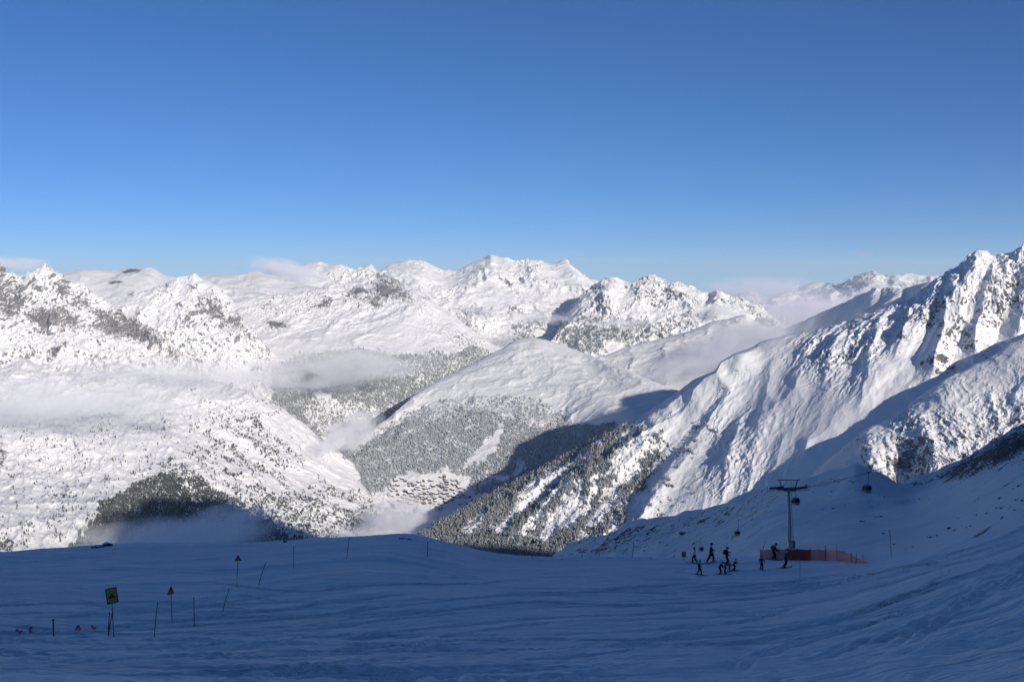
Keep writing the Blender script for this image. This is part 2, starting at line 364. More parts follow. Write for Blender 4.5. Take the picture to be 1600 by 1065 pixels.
# the rounded hill in the middle, wooded below
loft('rounded_hill', [
    [(430,850,4750),(500,838,4800),(560,828,4850),(620,820,4900),(680,815,4950),(740,815,5000),(800,800,5050),(870,775,5100),(950,745,5200),(1040,720,5300),(1140,700,5400)],
    [(445,815,5000),(510,795,5070),(570,780,5120),(630,770,5180),(690,765,5200),(750,755,5250),(815,735,5280),(880,710,5330),(950,690,5300),(1040,680,5250),(1140,670,5250)],
    [(455,795,5200),(515,755,5350),(575,725,5480),(640,700,5600),(705,685,5680),(765,675,5700),(825,665,5720),(890,655,5750),(955,650,5450),(1040,645,5400),(1140,640,5400)],
    [(465,780,5400),(515,735,5600),(575,695,5800),(640,650,6000),(710,625,6100),(770,610,6200),(830,600,6250),(890,605,6100),(960,620,5800),(1040,625,5650),(1140,630,5600)],
    [(470,778,5500),(495,752,5650),(525,722,5800),(560,690,5950),(590,665,6050),(622,640,6150),(655,612,6350),(690,592,6550),(725,575,6750),(755,559,6900),(785,544,7000),(805,531,7100),(825,527,7150),(845,529,7150),(875,538,7150),(910,550,7100),(950,566,6650),(985,580,6350),(1040,605,6050),(1140,630,5900)],
    [(470,850,6500),(620,720,7400),(825,620,8600),(985,660,8300),(1140,690,8000)]],
    950, [60, 90, 100, 130, 12], mtn_disp(480, 26, 4, 71, .15, 6, .3, .7, .8), rock_from(.66, .5, .5, -.35, [(862,640,30,5,40,.3),(880,655,20,8,30,.25)]), M_MIDMTN)

# ridge in blue shade behind the big one, right
loft('shaded_ridge', [
    [(1120,640,7000),(1180,640,6700),(1250,630,6400),(1330,620,6100),(1420,600,5800),(1520,580,5500),(1680,560,5100)],
    [(1150,565,8000),(1210,560,7700),(1275,540,7300),(1340,520,6900),(1420,500,6500),(1520,480,6100),(1680,450,5600)],
    [(1150,545,9000),(1185,528,8900),(1215,516,8700),(1245,506,8500),(1280,490,8200),(1310,478,7900),(1340,462,7600),(1356,455,7500),(1368,448,7400),(1378,452,7350),(1390,448,7300),(1410,452,7200),(1435,445,7000),(1470,437,6800),(1500,428,6600),(1540,420,6400),(1680,395,6000)],
    [(1150,640,10500),(1350,600,9500),(1680,560,8000)]],
    640, [80, 110, 10], mtn_disp(500, 45, 2, 79, -.4, 10, .4, .6), rock_from(.62, .45, .5, -.3), M_MIDMTN)

# THE big ridge on the right
RIDGE_CREST = [(1800,300,4200),(1700,345,4150),(1640,370,4120),(1600,381,4100),(1580,392,4100),(1555,398,4110),(1532,391,4120),(1510,403,4120),(1490,418,4130),(1475,428,4130),(1455,445,4140),(1430,462,4140),(1410,470,4150),(1380,480,4180),(1350,490,4210),(1320,503,4250),(1290,510,4290),(1272,517,4310),(1240,522,4360),(1212,527,4390),(1190,533,4420),(1175,545,4430),(1150,560,4450),(1120,578,4480),(1085,592,4520),(1060,610,4540),(1035,628,4560),(1000,650,4580),(960,668,4580),(920,690,4560),(880,712,4520),(840,735,4480),(800,755,4440),(760,775,4380),(715,798,4300),(670,820,4230),(630,838,4160)]
def ridge_disp(P, s, t, v, X, Y):
    base = mtn_disp(280, 26, 3, 83, .1, 10, .6, 1.1, .5)(P, s, t, v, X, Y)
    # main spurs (crest pixels, foot pixels, height, width)
    h = np.zeros_like(X)
    for (x0, y0, x1, y1, a, w) in SPURS:
        L = math.hypot(x1 - x0, y1 - y0); ux, uy = (x1 - x0) / L, (y1 - y0) / L
        al = (X - x0) * ux + (Y - y0) * uy; wob = 6 * pn(al / 45, al * 0 + x0, 5) + 3 * pn(al / 17, al * 0 + y0, 6)
        ac = -(X - x0) * uy + (Y - y0) * ux + wob
        f = sst(-.04, .25, al / L) * (1 - sst(.8, 1.12, al / L))
        h += a * f * np.maximum(0, 1 - np.abs(ac) / w) ** 1.15
    rough = sst(1400, 1120, X * 0 + X) 
    k = .45 + .75 * sst(1330, 1500, X) + .25 * sst(1080, 950, X)
    m2 = np.clip(.06 + .9 * sst(1200, 1380, X) * sst(2.0, 2.5, v) + .8 * blob(X, Y, 1310, 560, 60, 45) + .7 * blob(X, Y, 1150, 720, 50, 80) + .6 * sst(1100, 950, X), 0, 1.2)
    fine2 = mtn_disp(85, 20, 3, 183, .1, 7, .8, 1.2, .35)(P, s, t, v, X, Y)
    sm = 1 - .72 * blob(X, Y, 1285, 630, 95, 55, -35)                  # the broad smooth apron below the ribs
    return fine2 * m2 + base * k * sm * .8 + h * sm * (.46 + .4 * sst(1360, 1500, X) + .35 * sst(1090, 980, X) + .5 * blob(X, Y, 1130, 585, 90, 60))
SPURS = [(1185,545,1075,640,60,24),(1085,635,860,800,62,26),(1110,600,900,735,30,14),(1165,590,1010,790,34,20),(1330,520,1120,740,34,26),(1450,480,1230,740,34,26),(1212,545,1165,790,14,16),(1272,520,1235,640,18,18),(1240,640,1190,800,16,18),
         (1320,510,1285,600,26,16),(1380,485,1345,640,34,22),(1440,470,1400,560,34,18),(1400,560,1340,640,20,18),(1500,420,1455,600,52,30),(1555,405,1520,560,55,32),
         (1610,400,1590,540,52,30),(1470,430,1425,540,30,16),(1530,400,1490,520,34,18),(1580,400,1560,500,30,16),(1000,660,800,790,26,14),(960,700,790,850,30,18),(1040,680,900,800,26,16),(1100,690,1000,820,24,18),(870,735,720,835,18,13),(1050,760,960,860,22,16),
         (1160,640,1130,780,16,12),(1300,600,1255,720,14,12)]
def ridge_rock(P, n, s, t, v, X, Y):
    f = rock_from(.64, .40, .7, -.32, [
        (1480,560,55,22,-25,.5),(1440,500,40,28,-40,.35),(1530,500,45,30,-30,.45),(1585,480,20,40,0,.5),(1560,440,30,25,-30,.25),(1470,480,18,30,10,.25),
        (1325,560,12,22,0,.35),(1290,545,14,20,-20,.25),(1270,560,8,20,0,.2),(1180,560,22,10,-40,.25),(1220,600,10,14,0,.2),(1395,590,20,12,-20,.4),(1350,540,15,20,0,.2),
        (1250,700,10,12,0,.2),(1150,650,10,20,10,.25),(1170,740,14,25,10,.35),(1120,800,30,14,0,.35),(1230,740,12,12,0,.35),(1105,705,12,9,0,.25),(1060,740,30,10,-20,.25),(1040,800,40,14,-20,.3)])
    return f(P, n, s, t, v, X, Y)
loft('big_ridge', [
    [(1790,780,2900),(1640,790,2980),(1500,800,3050),(1420,808,3110),(1350,815,3170),(1290,822,3240),(1230,832,3320),(1170,845,3400),(1110,860,3480),(1050,875,3480),(990,888,3510),(930,898,3530),(870,905,3560),(810,906,3600),(750,902,3640),(690,893,3710),(640,880,3760),(600,870,3820)],
    [(1795,640,3300),(1650,650,3340),(1530,660,3380),(1460,670,3430),(1390,680,3480),(1320,695,3540),(1260,712,3600),(1200,735,3650),(1140,758,3680),(1080,780,3720),(1020,805,3740),(965,825,3770),(905,838,3800),(845,848,3830),(785,852,3850),(725,855,3880),(670,855,3920),(620,855,3950)],
    [(1798,470,3700),(1680,500,3700),(1570,520,3700),(1495,540,3730),(1430,560,3750),(1360,580,3800),(1300,600,3850),(1240,620,3940),(1180,645,4010),(1120,678,4050),(1060,710,4080),(1005,738,4090),(945,760,4090),(885,783,4080),(820,805,4060),(760,820,4050),(700,835,4020),(640,847,3990)],
    RIDGE_CREST,
    [(1800,480,5200),(1500,580,5300),(1190,650,5600),(920,790,5600),(630,860,5100)]],
    1500, [130, 210, 230, 14], ridge_disp, ridge_rock, M_NEARMTN)
# the lower spur in front of it with a dark rocky hollow
def spur_disp(P, s, t, v, X, Y):
    h = mtn_disp(300, 26, 2, 97, -.15, 6, .45, .8, .3)(P, s, t, v, X, Y)
    j = 8 * pn(X / 9, Y / 9, 91)
    h = h - 42 * np.exp(-(((X + j - 1418) / 27) ** 4 + ((Y - 738) / 42) ** 4)) + 14 * blob(X + j, Y, 1362, 715, 14, 34, -10) + 16 * blob(X, Y, 1455, 700, 14, 50, -20)
    m2 = np.clip(.2 + blob(X, Y, 1420, 700, 60, 60) + blob(X, Y, 1560, 670, 90, 50, -20), 0, 1)
    return h + m2 * mtn_disp(70, 13, 2, 197, -.1, 6, .8, 1.2, .5)(P, s, t, v, X, Y)
loft('rocky_spur', [
    [(1850,800,2600),(1700,810,2650),(1560,815,2700),(1450,820,2800),(1370,830,2850),(1300,840,2900),(1220,850,3000),(1130,865,3100)],
    [(1850,690,2900),(1700,700,2950),(1580,710,3000),(1490,722,3050),(1420,735,3080),(1350,750,3120),(1270,775,3170),(1180,810,3250)],
    [(1850,440,3505),(1760,465,3505),(1680,492,3515),(1620,518,3515),(1580,535,3515),(1540,560,3505),(1500,580,3495),(1470,596,3485),(1440,615,3510),(1415,635,3490),(1385,655,3480),(1350,672,3470),(1320,695,3480),(1290,720,3490),(1262,744,3510),(1235,767,3530),(1200,797,3560),(1160,837,3600)],
    [(1850,640,4000),(1500,720,3900),(1160,900,3900)]],
    1100, [110, 330, 12], spur_disp, rock_from(.66, .44, .85, -.17, [
        (1400,690,24,26,20,.75),(1415,720,18,22,0,.5),(1470,655,16,10,-20,.45),(1500,640,14,10,0,.4),(1560,690,40,12,-15,.45),(1590,655,25,12,-15,.4),(1480,725,24,10,-20,.4),(1350,735,30,6,-15,.4),(1575,580,14,20,0,.35),(1500,600,20,9,-20,.3),(1540,620,20,10,-20,.25)]), M_NEARMTN)

# ground: one wide snowy valley floor reaching the horizon
def vf():
    Y = np.concatenate([np.geomspace(1500, 9000, 160), np.geomspace(9200, 60000, 60)]); X = np.linspace(-1, 1, 260)
    YY, XX = np.meshgrid(Y, X, indexing='ij'); XX = XX * (3000 + YY * .8)
    Z = -1090 + 14 * fbm(XX / 500, YY / 500, 4, 5) + np.clip((YY - 5200) * .045, 0, 330)
    idx = np.arange(YY.size).reshape(YY.shape)
    F = np.stack([idx[:-1, :-1], idx[:-1, 1:], idx[1:, 1:], idx[1:, :-1]], -1).reshape(-1, 4)
    o = np_mesh('valley_floor', np.stack([XX, YY, Z], -1).reshape(-1, 3), F, M_MIDMTN, attrs={'rock': np.full(YY.size, -.3)})
    tag(o, kind='structure')
vf()

# the mountain above the pistes, to the right of and behind the viewpoint: its shade lies over everything near
def home():
    Sh = np.array([S.x, S.y]); Sh /= np.linalg.norm(Sh); Pp = np.array([-Sh[1], Sh[0]])
    ws = np.linspace(-2600, 4400, 260)
    wk = [-2600, 0, 457, 700, 830, 960, 1150, 1300, 1450, 1600, 1747, 1900, 2060, 2167, 2285, 2444, 2900, 3500, 4400]
    hk = [560, 520, 560, 690, 840, 960, 1035, 1045, 1020, 930, 840, 720, 600, 570, 480, 380, 160, -100, -400]
    crest = np.interp(ws, wk, hk) + 40 * fbm(ws / 260, ws * 0, 4, 9)
    a = np.concatenate([np.linspace(-260, 1000, 120), np.linspace(1020, 2400, 30)])
    A, Wd = np.meshgrid(a, ws, indexing='ij')
    toe = np.where(Wd < 1200, 120, 120 + (Wd - 1200) * -.3)            # where the face meets the pistes
    zt = np.interp(Wd, [-2600, 0, 500, 1200, 2500, 4400], [-60, -18, -120, -500, -900, -1100])
    f = np.clip((A - toe) / (1000 - toe), 0, 1)
    z = zt + (crest[None, :] - zt) * (f ** 1.15)
    z = np.where(A > 1000, crest[None, :] - (A - 1000) * .5, z)
    z = np.where(A < toe, zt - (toe - A) * .5, z)
    z = z + 30 * (ridged(Wd / 300, A / 900, 4, 3) - .5) * sst(0, .4, f)
    XX = A * Sh[0] + Wd * Pp[0]; YY = A * Sh[1] + Wd * Pp[1]
    idx = np.arange(z.size).reshape(z.shape); F = np.stack([idx[:-1, :-1], idx[:-1, 1:], idx[1:, 1:], idx[1:, :-1]], -1).reshape(-1, 4)
    dzA = np.abs(np.gradient(z, axis=0)); rk = np.where(f > .1, .05, -.3)
    o = np_mesh('mountain_above', np.stack([XX, YY, z], -1).reshape(-1, 3), F, M_NEARMTN, attrs={'rock': rk}); tag(o, kind='structure')
home()
# ================================================================== shaded snow near the viewpoint
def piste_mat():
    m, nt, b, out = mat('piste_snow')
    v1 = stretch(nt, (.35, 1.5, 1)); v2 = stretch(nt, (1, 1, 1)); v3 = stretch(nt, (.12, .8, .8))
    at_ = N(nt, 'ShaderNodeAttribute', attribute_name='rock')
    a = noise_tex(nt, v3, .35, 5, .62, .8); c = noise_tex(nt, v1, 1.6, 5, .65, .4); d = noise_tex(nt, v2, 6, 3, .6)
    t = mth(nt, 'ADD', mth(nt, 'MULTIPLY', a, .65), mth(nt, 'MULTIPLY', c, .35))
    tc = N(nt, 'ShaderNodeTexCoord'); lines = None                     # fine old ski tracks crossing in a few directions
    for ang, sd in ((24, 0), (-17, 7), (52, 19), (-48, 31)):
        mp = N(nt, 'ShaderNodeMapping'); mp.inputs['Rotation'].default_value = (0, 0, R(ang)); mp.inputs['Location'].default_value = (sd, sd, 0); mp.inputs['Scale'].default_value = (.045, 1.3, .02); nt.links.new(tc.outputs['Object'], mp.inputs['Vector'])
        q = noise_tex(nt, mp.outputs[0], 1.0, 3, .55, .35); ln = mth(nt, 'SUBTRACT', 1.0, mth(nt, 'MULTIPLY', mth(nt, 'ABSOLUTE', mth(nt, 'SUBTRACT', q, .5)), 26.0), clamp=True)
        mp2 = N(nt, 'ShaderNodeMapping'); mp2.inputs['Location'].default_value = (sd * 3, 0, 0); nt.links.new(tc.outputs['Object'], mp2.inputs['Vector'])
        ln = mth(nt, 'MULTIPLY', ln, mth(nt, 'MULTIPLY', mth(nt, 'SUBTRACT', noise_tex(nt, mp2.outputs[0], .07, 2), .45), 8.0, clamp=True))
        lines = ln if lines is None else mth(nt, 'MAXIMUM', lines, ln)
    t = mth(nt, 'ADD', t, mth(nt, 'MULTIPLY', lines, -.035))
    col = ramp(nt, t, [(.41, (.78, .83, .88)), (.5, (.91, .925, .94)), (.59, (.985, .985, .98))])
    nt.links.new(col, b.inputs['Base Color']); b.inputs['Roughness'].default_value = .7; b.inputs['Specular IOR Level'].default_value = .3
    bp = N(nt, 'ShaderNodeBump'); bp.inputs['Strength'].default_value = 1; bp.inputs['Distance'].default_value = .2
    nt.links.new(mth(nt, 'ADD', mth(nt, 'MULTIPLY', a, 1.6), mth(nt, 'ADD', mth(nt, 'ADD', c, mth(nt, 'MULTIPLY', lines, -.14)), mth(nt, 'MULTIPLY', d, .12))), bp.inputs['Height'])
    nt.links.new(bp.outputs[0], b.inputs['Normal'])
    return m
M_PISTE = piste_mat()
M_HILL = mountain_mat('snow_hill_cover', (.79, .80, .81), 9, .5)

TRK = []
rt = random.Random(5)
for i in range(140):                                   # ski tracks carved across the slope
    x0 = rt.uniform(-32, 44); y0 = rt.uniform(14, 70); a = rt.uniform(-.5, .9) ; L = rt.uniform(8, 30); c = rt.uniform(-.07, .07)
    TRK.append((x0, y0, a, L, c))
def piste_disp(P, s, t, v, X, Y):
    x, y = P[..., 0], P[..., 1]
    far = sst(30, 110, y)
    w = fbm(x / 9, y / 9, 2, 3) * 1.4
    h = .22 * fbm(x / 16 + w * .3, y / 5 + w, 4, 5) + .07 * fbm(x / 3.2, y / 1.1 + w, 3, 9) 
    h += .055 * (ridged(x / 11 + w * .4 + y / 16, y / 3.6 - x / 30, 3, 13) - .4)
    h += .35 * far * fbm(x / 20, y / 8, 3, 15)
    h += .06 * fbm(x / .7, y / .5, 2, 19) * (1 - sst(25, 60, y))
    for (x0, y0, a, L, c) in TRK:
        for off in (0, .38):
            u = (x - x0) * math.cos(a) + (y - y0) * math.sin(a); q = -(x - x0) * math.sin(a) + (y - y0) * math.cos(a) - c * u * u - off
            m_ = 1 - sst(.3 * L, .5 * L, np.abs(u))
            h = h - m_ * .10 * np.exp(-(q / .09) ** 2) + m_ * .045 * np.exp(-((q - .24) / .12) ** 2)
    # windblown bank along the right-hand edge of the run
    return h
PR = {  # column x : (y, distance) rows
 -2600: [(1740,3),(1270,9),(1140,18),(1100,34),(1060,50),(1035,70),(1030,95),(1110,150)],
 -1200: [(1720,3),(1230,9),(1090,18),(1050,36),(1000,54),(965,76),(950,105),(1035,165)],
 -400: [(1700,3),(1200,9),(1065,18),(1010,38),(955,58),(915,82),(895,115),(985,175)],
 -150: [(1700,3),(1200,9),(1065,18),(1000,41),(945,62),(900,86),(875,122),(975,185)],
 0:    [(1700,3),(1200,9),(1065,18),(994,45),(935,66),(893,90),(864,128),(965,190)],
 150:  [(1700,3),(1200,9),(1065,18),(992,47),(931,68),(888,92),(853,130),(955,195)],
 300:  [(1700,3),(1200,9),(1065,18),(990,47),(930,68),(887,90),(850,130),(955,195)],
 450:  [(1700,3),(1200,9),(1065,18.5),(990,45),(930,67),(888,84),(845,128),(955,195)],
 560:  [(1700,3),(1200,9),(1065,18.5),(990,43),(930,64),(885,82),(840,125),(960,190)],
 635:  [(1700,3),(1200,9),(1065,19),(990,42),(930,62),(882,84),(837,122),(960,190)],
 700:  [(1700,3),(1200,9),(1065,19),(990,41),(930,61),(884,88),(850,118),(965,185)],
 770:  [(1700,3),(1200,9),(1065,19),(990,40),(930,60),(889,92),(868,118),(970,185)],
 870:  [(1700,3),(1200,9),(1065,19),(990,39),(930,60),(892,92),(873,122),(970,185)],
 1000: [(1700,3),(1200,9),(1065,18.5),(990,38),(930,60),(893,90),(873,122),(960,190)],
 1120: [(1700,3),(1200,9),(1065,18),(990,36),(930,58),(893,88),(872,122),(930,200)],
 1200: [(1700,3),(1200,8.5),(1065,17),(990,34),(930,56),(893,86),(870,122),(905,190)],
 1300: [(1700,3),(1200,8),(1065,15.5),(985,31),(925,51),(893,80),(872,116),(890,170)],
 1390: [(1700,3),(1200,8),(1060,14),(980,27),(918,44),(886,68),(867,100),(885,150)],
 1480: [(1700,3),(1200,7.5),(1055,13),(970,24),(905,38),(872,58),(850,84),(872,130)],
 1600: [(1700,3),(1200,7),(1045,12),(955,21),(885,33),(845,50),(818,72),(850,120)],
 1750: [(1700,3),(1180,7),(1025,11),(930,19),(855,30),(805,46),(772,66),(810,110)],
 2000: [(1650,3),(1120,6.5),(960,10.5),(850,18),(770,29),(710,45),(680,64),(730,105)],
 2700: [(1600,3),(1080,6.5),(880,10.5),(770,17),(690,27),(640,42),(610,60),(660,100)],
 4200: [(1550,3),(1040,6.5),(820,10.5),(690,17),(600,27),(545,42),(510,60),(560,100)]}
xs = sorted(PR); prow = [[(x, PR[x][r][0], PR[x][r][1]) for x in xs] for r in range(8)]
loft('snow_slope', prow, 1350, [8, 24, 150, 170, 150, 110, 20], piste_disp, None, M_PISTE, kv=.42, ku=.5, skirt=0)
HR = [
 [(800,930,900),(850,925,850),(900,915,780),(960,905,650),(1020,900,480),(1080,895,350),(1140,893,260),(1200,884,180),(1260,882,150),(1320,884,132),(1380,884,116),(1440,878,104),(1500,868,92),(1600,845,74),(1750,805,66),(2000,720,62)],
 [(800,905,1060),(850,885,1050),(900,874,980),(960,866,820),(1020,858,680),(1080,852,560),(1140,845,440),(1200,838,300),(1260,835,230),(1320,838,190),(1380,842,165),(1440,838,140),(1500,825,120),(1600,785,105),(1750,735,95),(2000,640,90)],
 [(800,900,1180),(850,880,1140),(900,862,1070),(960,847,930),(1020,832,820),(1080,825,700),(1140,815,590),(1200,800,450),(1260,795,380),(1320,792,330),(1380,800,290),(1440,800,240),(1500,785,200),(1600,735,170),(1750,670,150),(2000,570,140)],
 [(800,900,1280),(850,880,1250),(868,873,1230),(905,852,1160),(935,842,1110),(965,829,1050),(1000,817,1000),(1030,811,950),(1060,809,900),(1085,804,860),(1115,795,800),(1150,788,740),(1190,772,680),(1220,758,640),(1260,749,590),(1290,744,560),(1320,736,530),(1338,729,520),(1346,729,520),(1362,738,530),(1385,748,570),(1410,757,640),(1440,748,640),(1480,732,600),(1520,715,560),(1560,696,520),(1600,678,480),(1680,640,440),(1750,605,410),(2000,500,360)],
 [(800,960,1600),(1000,930,1400),(1200,900,1000),(1340,860,820),(1420,840,900),(1600,800,700),(2000,640,560)]]
def hill_disp(P, s, t, v, X, Y):
    x, y = P[..., 0], P[..., 1]
    sc = np.clip(y / 500, .25, 1.6)
    h = 3.2 * fbm(x / 60, y / 60, 4, 3) + 1.0 * fbm(x / 14, y / 20, 4, 6) + 5 * (ridged(x / 90 + y / 160, y / 130, 4, 8) - .4)
    r = sst(1400, 1600, X) * sst(770, 700, Y)
    h += r * 5 * fbm(x / 10, y / 10, 4, 12)
    return h * sc * sst(0, .5, v) * .8
def hill_rock(P, n, s, t, v, X, Y):
    x, y = P[..., 0], P[..., 1]
    r = -.2 + .6 * (1 - sst(.7, .88, n[..., 2])) + .28 * fbm(x / 45, y / 45, 3, 21)
    for (cx, cy, rx, ry, ang, st) in [(1560,712,70,14,-25,.75),(1500,735,40,12,-25,.6),(1590,695,40,14,-25,.7),(1450,745,30,8,-10,.4),(1520,790,50,14,-20,.12),(1590,780,20,10,-20,.2),(960,850,60,12,-15,.22),(1080,820,60,8,-10,.25),(1010,840,50,6,-25,.2),(1290,750,60,8,-10,.22),(1450,820,30,6,-20,.2)]:
        r = r + st * blob(X, Y, cx, cy, rx, ry, ang)
    return r
loft('snow_hill', HR, 1100, [60, 110, 200, 12], hill_disp, hill_rock, M_HILL, kv=.4, skirt=0)

def ground(x, y, name='snow_slope'):
    """height of the snow straight below/above a plan position"""
    G = TERR[name][0]; P = G['P'].reshape(-1, 3); d = (P[:, 0] - x) ** 2 + (P[:, 1] - y) ** 2; i = np.argpartition(d, 3)[:3]
    w = 1 / (d[i] + 1e-6); return float((P[i, 2] * w).sum() / w.sum())
def hit(x, y, name='snow_slope', far=False):
    """world point of the snow seen at a pixel"""
    best = None
    for G in TERR[name]:
        P = G['P']; qx, qy = px(P); d = (qx - x) ** 2 + (qy - y) ** 2
        d = np.where((G['v'] > (len(np.unique(np.floor(G['v']))) - 2.02)), 1e9, d)
        i = np.argmin(d)
        if best is None or d.flat[i] < best[0]: best = (d.flat[i], P.reshape(-1, 3)[i], G['n'].reshape(-1, 3)[i])
    return Vector(best[1]), Vector(best[2])
# ================================================================== what is seen at each pixel (nearest snow surface)
ZB = np.full(1600 * 1065, 1e9); ZP = np.zeros((1600 * 1065, 3)); 
for nm, L_ in TERR.items():
    for G in L_:
        P = G['P'].reshape(-1, 3); P = P[P[:, 1] > 3]; qx, qy = px(P); i = (np.floor(qx) >= 0) & (qx < 1600) & (qy >= 0) & (qy < 1065)
        P = P[i]; k = np.floor(qy[i]).astype(int) * 1600 + np.floor(qx[i]).astype(int)
        o_ = np.argsort(-P[:, 1], kind='stable'); k = k[o_]; P = P[o_]
        b_ = P[:, 1] < ZB[k]; ZB[k[b_]] = P[b_, 1]; ZP[k[b_]] = P[b_]
def seen(x, y, r=3, lo=0):
    """nearest surface point seen around a pixel"""
    best = None
    x = int(x); y = int(y)
    for dy in range(-r, r + 1):
        for dx in range(-r, r + 1):
            a, b = x + dx, y + dy
            if 0 <= a < 1600 and 0 <= b < 1065:
                z = ZB[b * 1600 + a]
                if lo < z < 1e8:
                    d = dx * dx + dy * dy
                    if best is None or d < best[0]: best = (d, ZP[b * 1600 + a])
    return None if best is None else best[1]

# ================================================================== conifers
def tree_mat(name, snow_bias=0.0):
    m, nt, b, out = mat(name); v = stretch(nt, (1, 1, 1))
    at_ = N(nt, 'ShaderNodeAttribute', attribute_name='frost'); ge = N(nt, 'ShaderNodeNewGeometry'); sp = N(nt, 'ShaderNodeSeparateXYZ')
    nt.links.new(ge.outputs['Normal'], sp.inputs[0])
    n = noise_tex(nt, v, .45, 3, .7)
    k = mth(nt, 'ADD', mth(nt, 'MULTIPLY', mth(nt, 'SUBTRACT', n, .5), 2.2), mth(nt, 'MULTIPLY', sp.outputs['Z'], .35))
    k = mth(nt, 'ADD', k, mth(nt, 'ADD', at_.outputs['Fac'], snow_bias - .15), clamp=True)
    g = ramp(nt, noise_tex(nt, v, .02, 2), [(.3, (.03, .04, .038)), (.7, (.062, .070, .062))])
    nt.links.new(mix(nt, k, g, (.78, .81, .84)), b.inputs['Base Color']); b.inputs['Roughness'].default_value = .9; b.inputs['Specular IOR Level'].default_value = .1
    return m
M_TREE = tree_mat('snowy_conifer')

HF = {}   # forest patches, pixel polygons of the picture: (polygon, trees per square pixel, frost)
def streak(X, Y, ang, wl, ln, thr, seed):
    c, s = math.cos(R(ang)), math.sin(R(ang)); al = X * c + Y * s; ac = -X * s + Y * c
    return sst(thr - .18, thr + .18, pn(ac / wl + .6 * pn(X / 40, Y / 40, seed + 3), al / ln, seed) + .5 * pn(ac / wl * 2.3, al / ln * 2.1, seed + 1))
def clear(X, Y, polys):
    k = np.ones(X.shape)
    for p in polys: k = k * (1 - in_poly(X, Y, p))
    return k
FORESTS = []
def f_hill(X, Y):
    d = in_poly(X, Y, [(488,748),(520,725),(560,695),(600,672),(650,658),(700,648),(760,640),(800,655),(850,672),(905,668),(960,660),(1000,700),(900,740),(800,765),(740,770),(715,745),(640,745),(600,765),(560,790),(500,790)]) * .20
    d = np.maximum(d, in_poly(X, Y, [(560,695),(620,650),(700,625),(790,618),(880,640),(905,668),(850,672),(760,640),(650,658)]) * (.05 + .10 * sst(-.1, .35, fbm(X / 28, Y / 12, 3, 4))))
    d = np.maximum(d, in_poly(X, Y, [(430,850),(500,790),(560,790),(600,765),(640,745),(730,770),(700,800),(640,830),(600,850)]) * (.10 * sst(.0, .35, fbm(X / 16, Y / 9, 3, 14))))
    k = clear(X, Y, [[(792,655),(778,700),(757,722),(735,732),(724,722),(744,704),(768,680),(780,658)],[(690,727),(708,735),(704,752),(688,757),(676,752),(690,742)],[(745,757),(815,722),(825,728),(770,752),(752,764)],[(620,742),(735,740),(742,775),(640,795),(612,778)]])
    return d * k * (.55 + .6 * sst(-.5, .3, fbm(X / 14, Y / 10, 3, 24))) 
def f_ridge(X, Y):
    st = streak(X, Y, 130, 17, 150, .06, 31)
    d = in_poly(X, Y, [(640,840),(690,812),(760,775),(840,728),(900,692),(960,668),(1000,668),(1035,690),(1010,745),(985,790),(950,830),(900,870),(880,890),(640,890)]) * .2 * (.03 + .97 * st)
    d = np.maximum(d, in_poly(X, Y, [(640,840),(760,775),(900,692),(890,715),(800,770),(730,815),(690,840)]) * .22)
    d = np.maximum(d, in_poly(X, Y, [(700,840),(760,832),(860,850),(890,868),(880,895),(700,890)]) * .2)
    d = np.maximum(d, in_poly(X, Y, [(1000,668),(1080,640),(1120,660),(1090,760),(1030,830),(985,840),(1010,745)]) * .035 * st * sst(0, .4, fbm(X / 18, Y / 18, 3, 8)))
    return d
def f_left(X, Y):
    kn = in_poly(X, Y, [(105,860),(140,815),(165,785),(190,762),(225,745),(262,735),(300,750),(345,770),(400,795),(445,825),(480,855),(480,880),(100,880)])
    d = kn * .21 * (.5 + .6 * sst(-.4, .3, fbm(X / 20, Y / 12, 3, 41))) * clear(X, Y, [[(273,745),(277,745),(325,795),(318,795)]])
    d = np.maximum(d, in_poly(X, Y, [(240,720),(300,705),(360,735),(420,765),(470,790),(540,830),(500,850),(450,825),(400,795),(345,770),(300,750)]) * .055 * streak(X, Y, 33, 7, 60, .05, 43))
    d = np.maximum(d, in_poly(X, Y, [(330,640),(420,660),(480,720),(540,760),(620,800),(620,850),(500,850),(400,780),(300,700)]) * .075 * streak(X, Y, 33, 7, 110, .22, 47))
    d = np.maximum(d, in_poly(X, Y, [(430,780),(500,750),(560,770),(620,800),(640,850),(480,860)]) * .09 * sst(0, .3, fbm(X / 18, Y / 8, 3, 49)))
    d = np.maximum(d, in_poly(X, Y, [(-50,650),(420,640),(480,700),(300,720),(100,800),(0,880),(-50,880)]) * .010 * sst(-.05, .35, fbm(X / 30, Y / 22, 4, 51)))
    d = np.maximum(d, in_poly(X, Y, [(-50,880),(-50,800),(30,835),(60,880)]) * .05 * sst(0, .3, fbm(X / 20, Y / 20, 3, 53)))
    d = np.maximum(d, in_poly(X, Y, [(60,760),(180,740),(180,800),(90,850)]) * .018 * sst(-.1, .3, fbm(X / 20, Y / 20, 3, 54)))
    return d
def f_mid(X, Y):
    d = in_poly(X, Y, [(380,610),(420,575),(470,552),(560,545),(640,552),(700,550),(740,545),(800,560),(840,590),(760,640),(640,660),(500,680),(380,670)]) * .26 * (.45 + .6 * sst(-.3, .3, fbm(X / 24, Y / 10, 3, 61)))
    return d * clear(X, Y, [[(490,618),(520,610),(525,625),(495,630)]]) * (1 - .7 * in_poly(X, Y, [(470,640),(520,620),(600,640),(560,665),(500,670)]))
def f_far(X, Y):
    return in_poly(X, Y, [(800,500),(860,500),(930,490),(1010,500),(1060,520),(1010,540),(960,560),(840,550),(800,525)]) * .14 * streak(X, Y, 25, 9, 60, .0, 71)
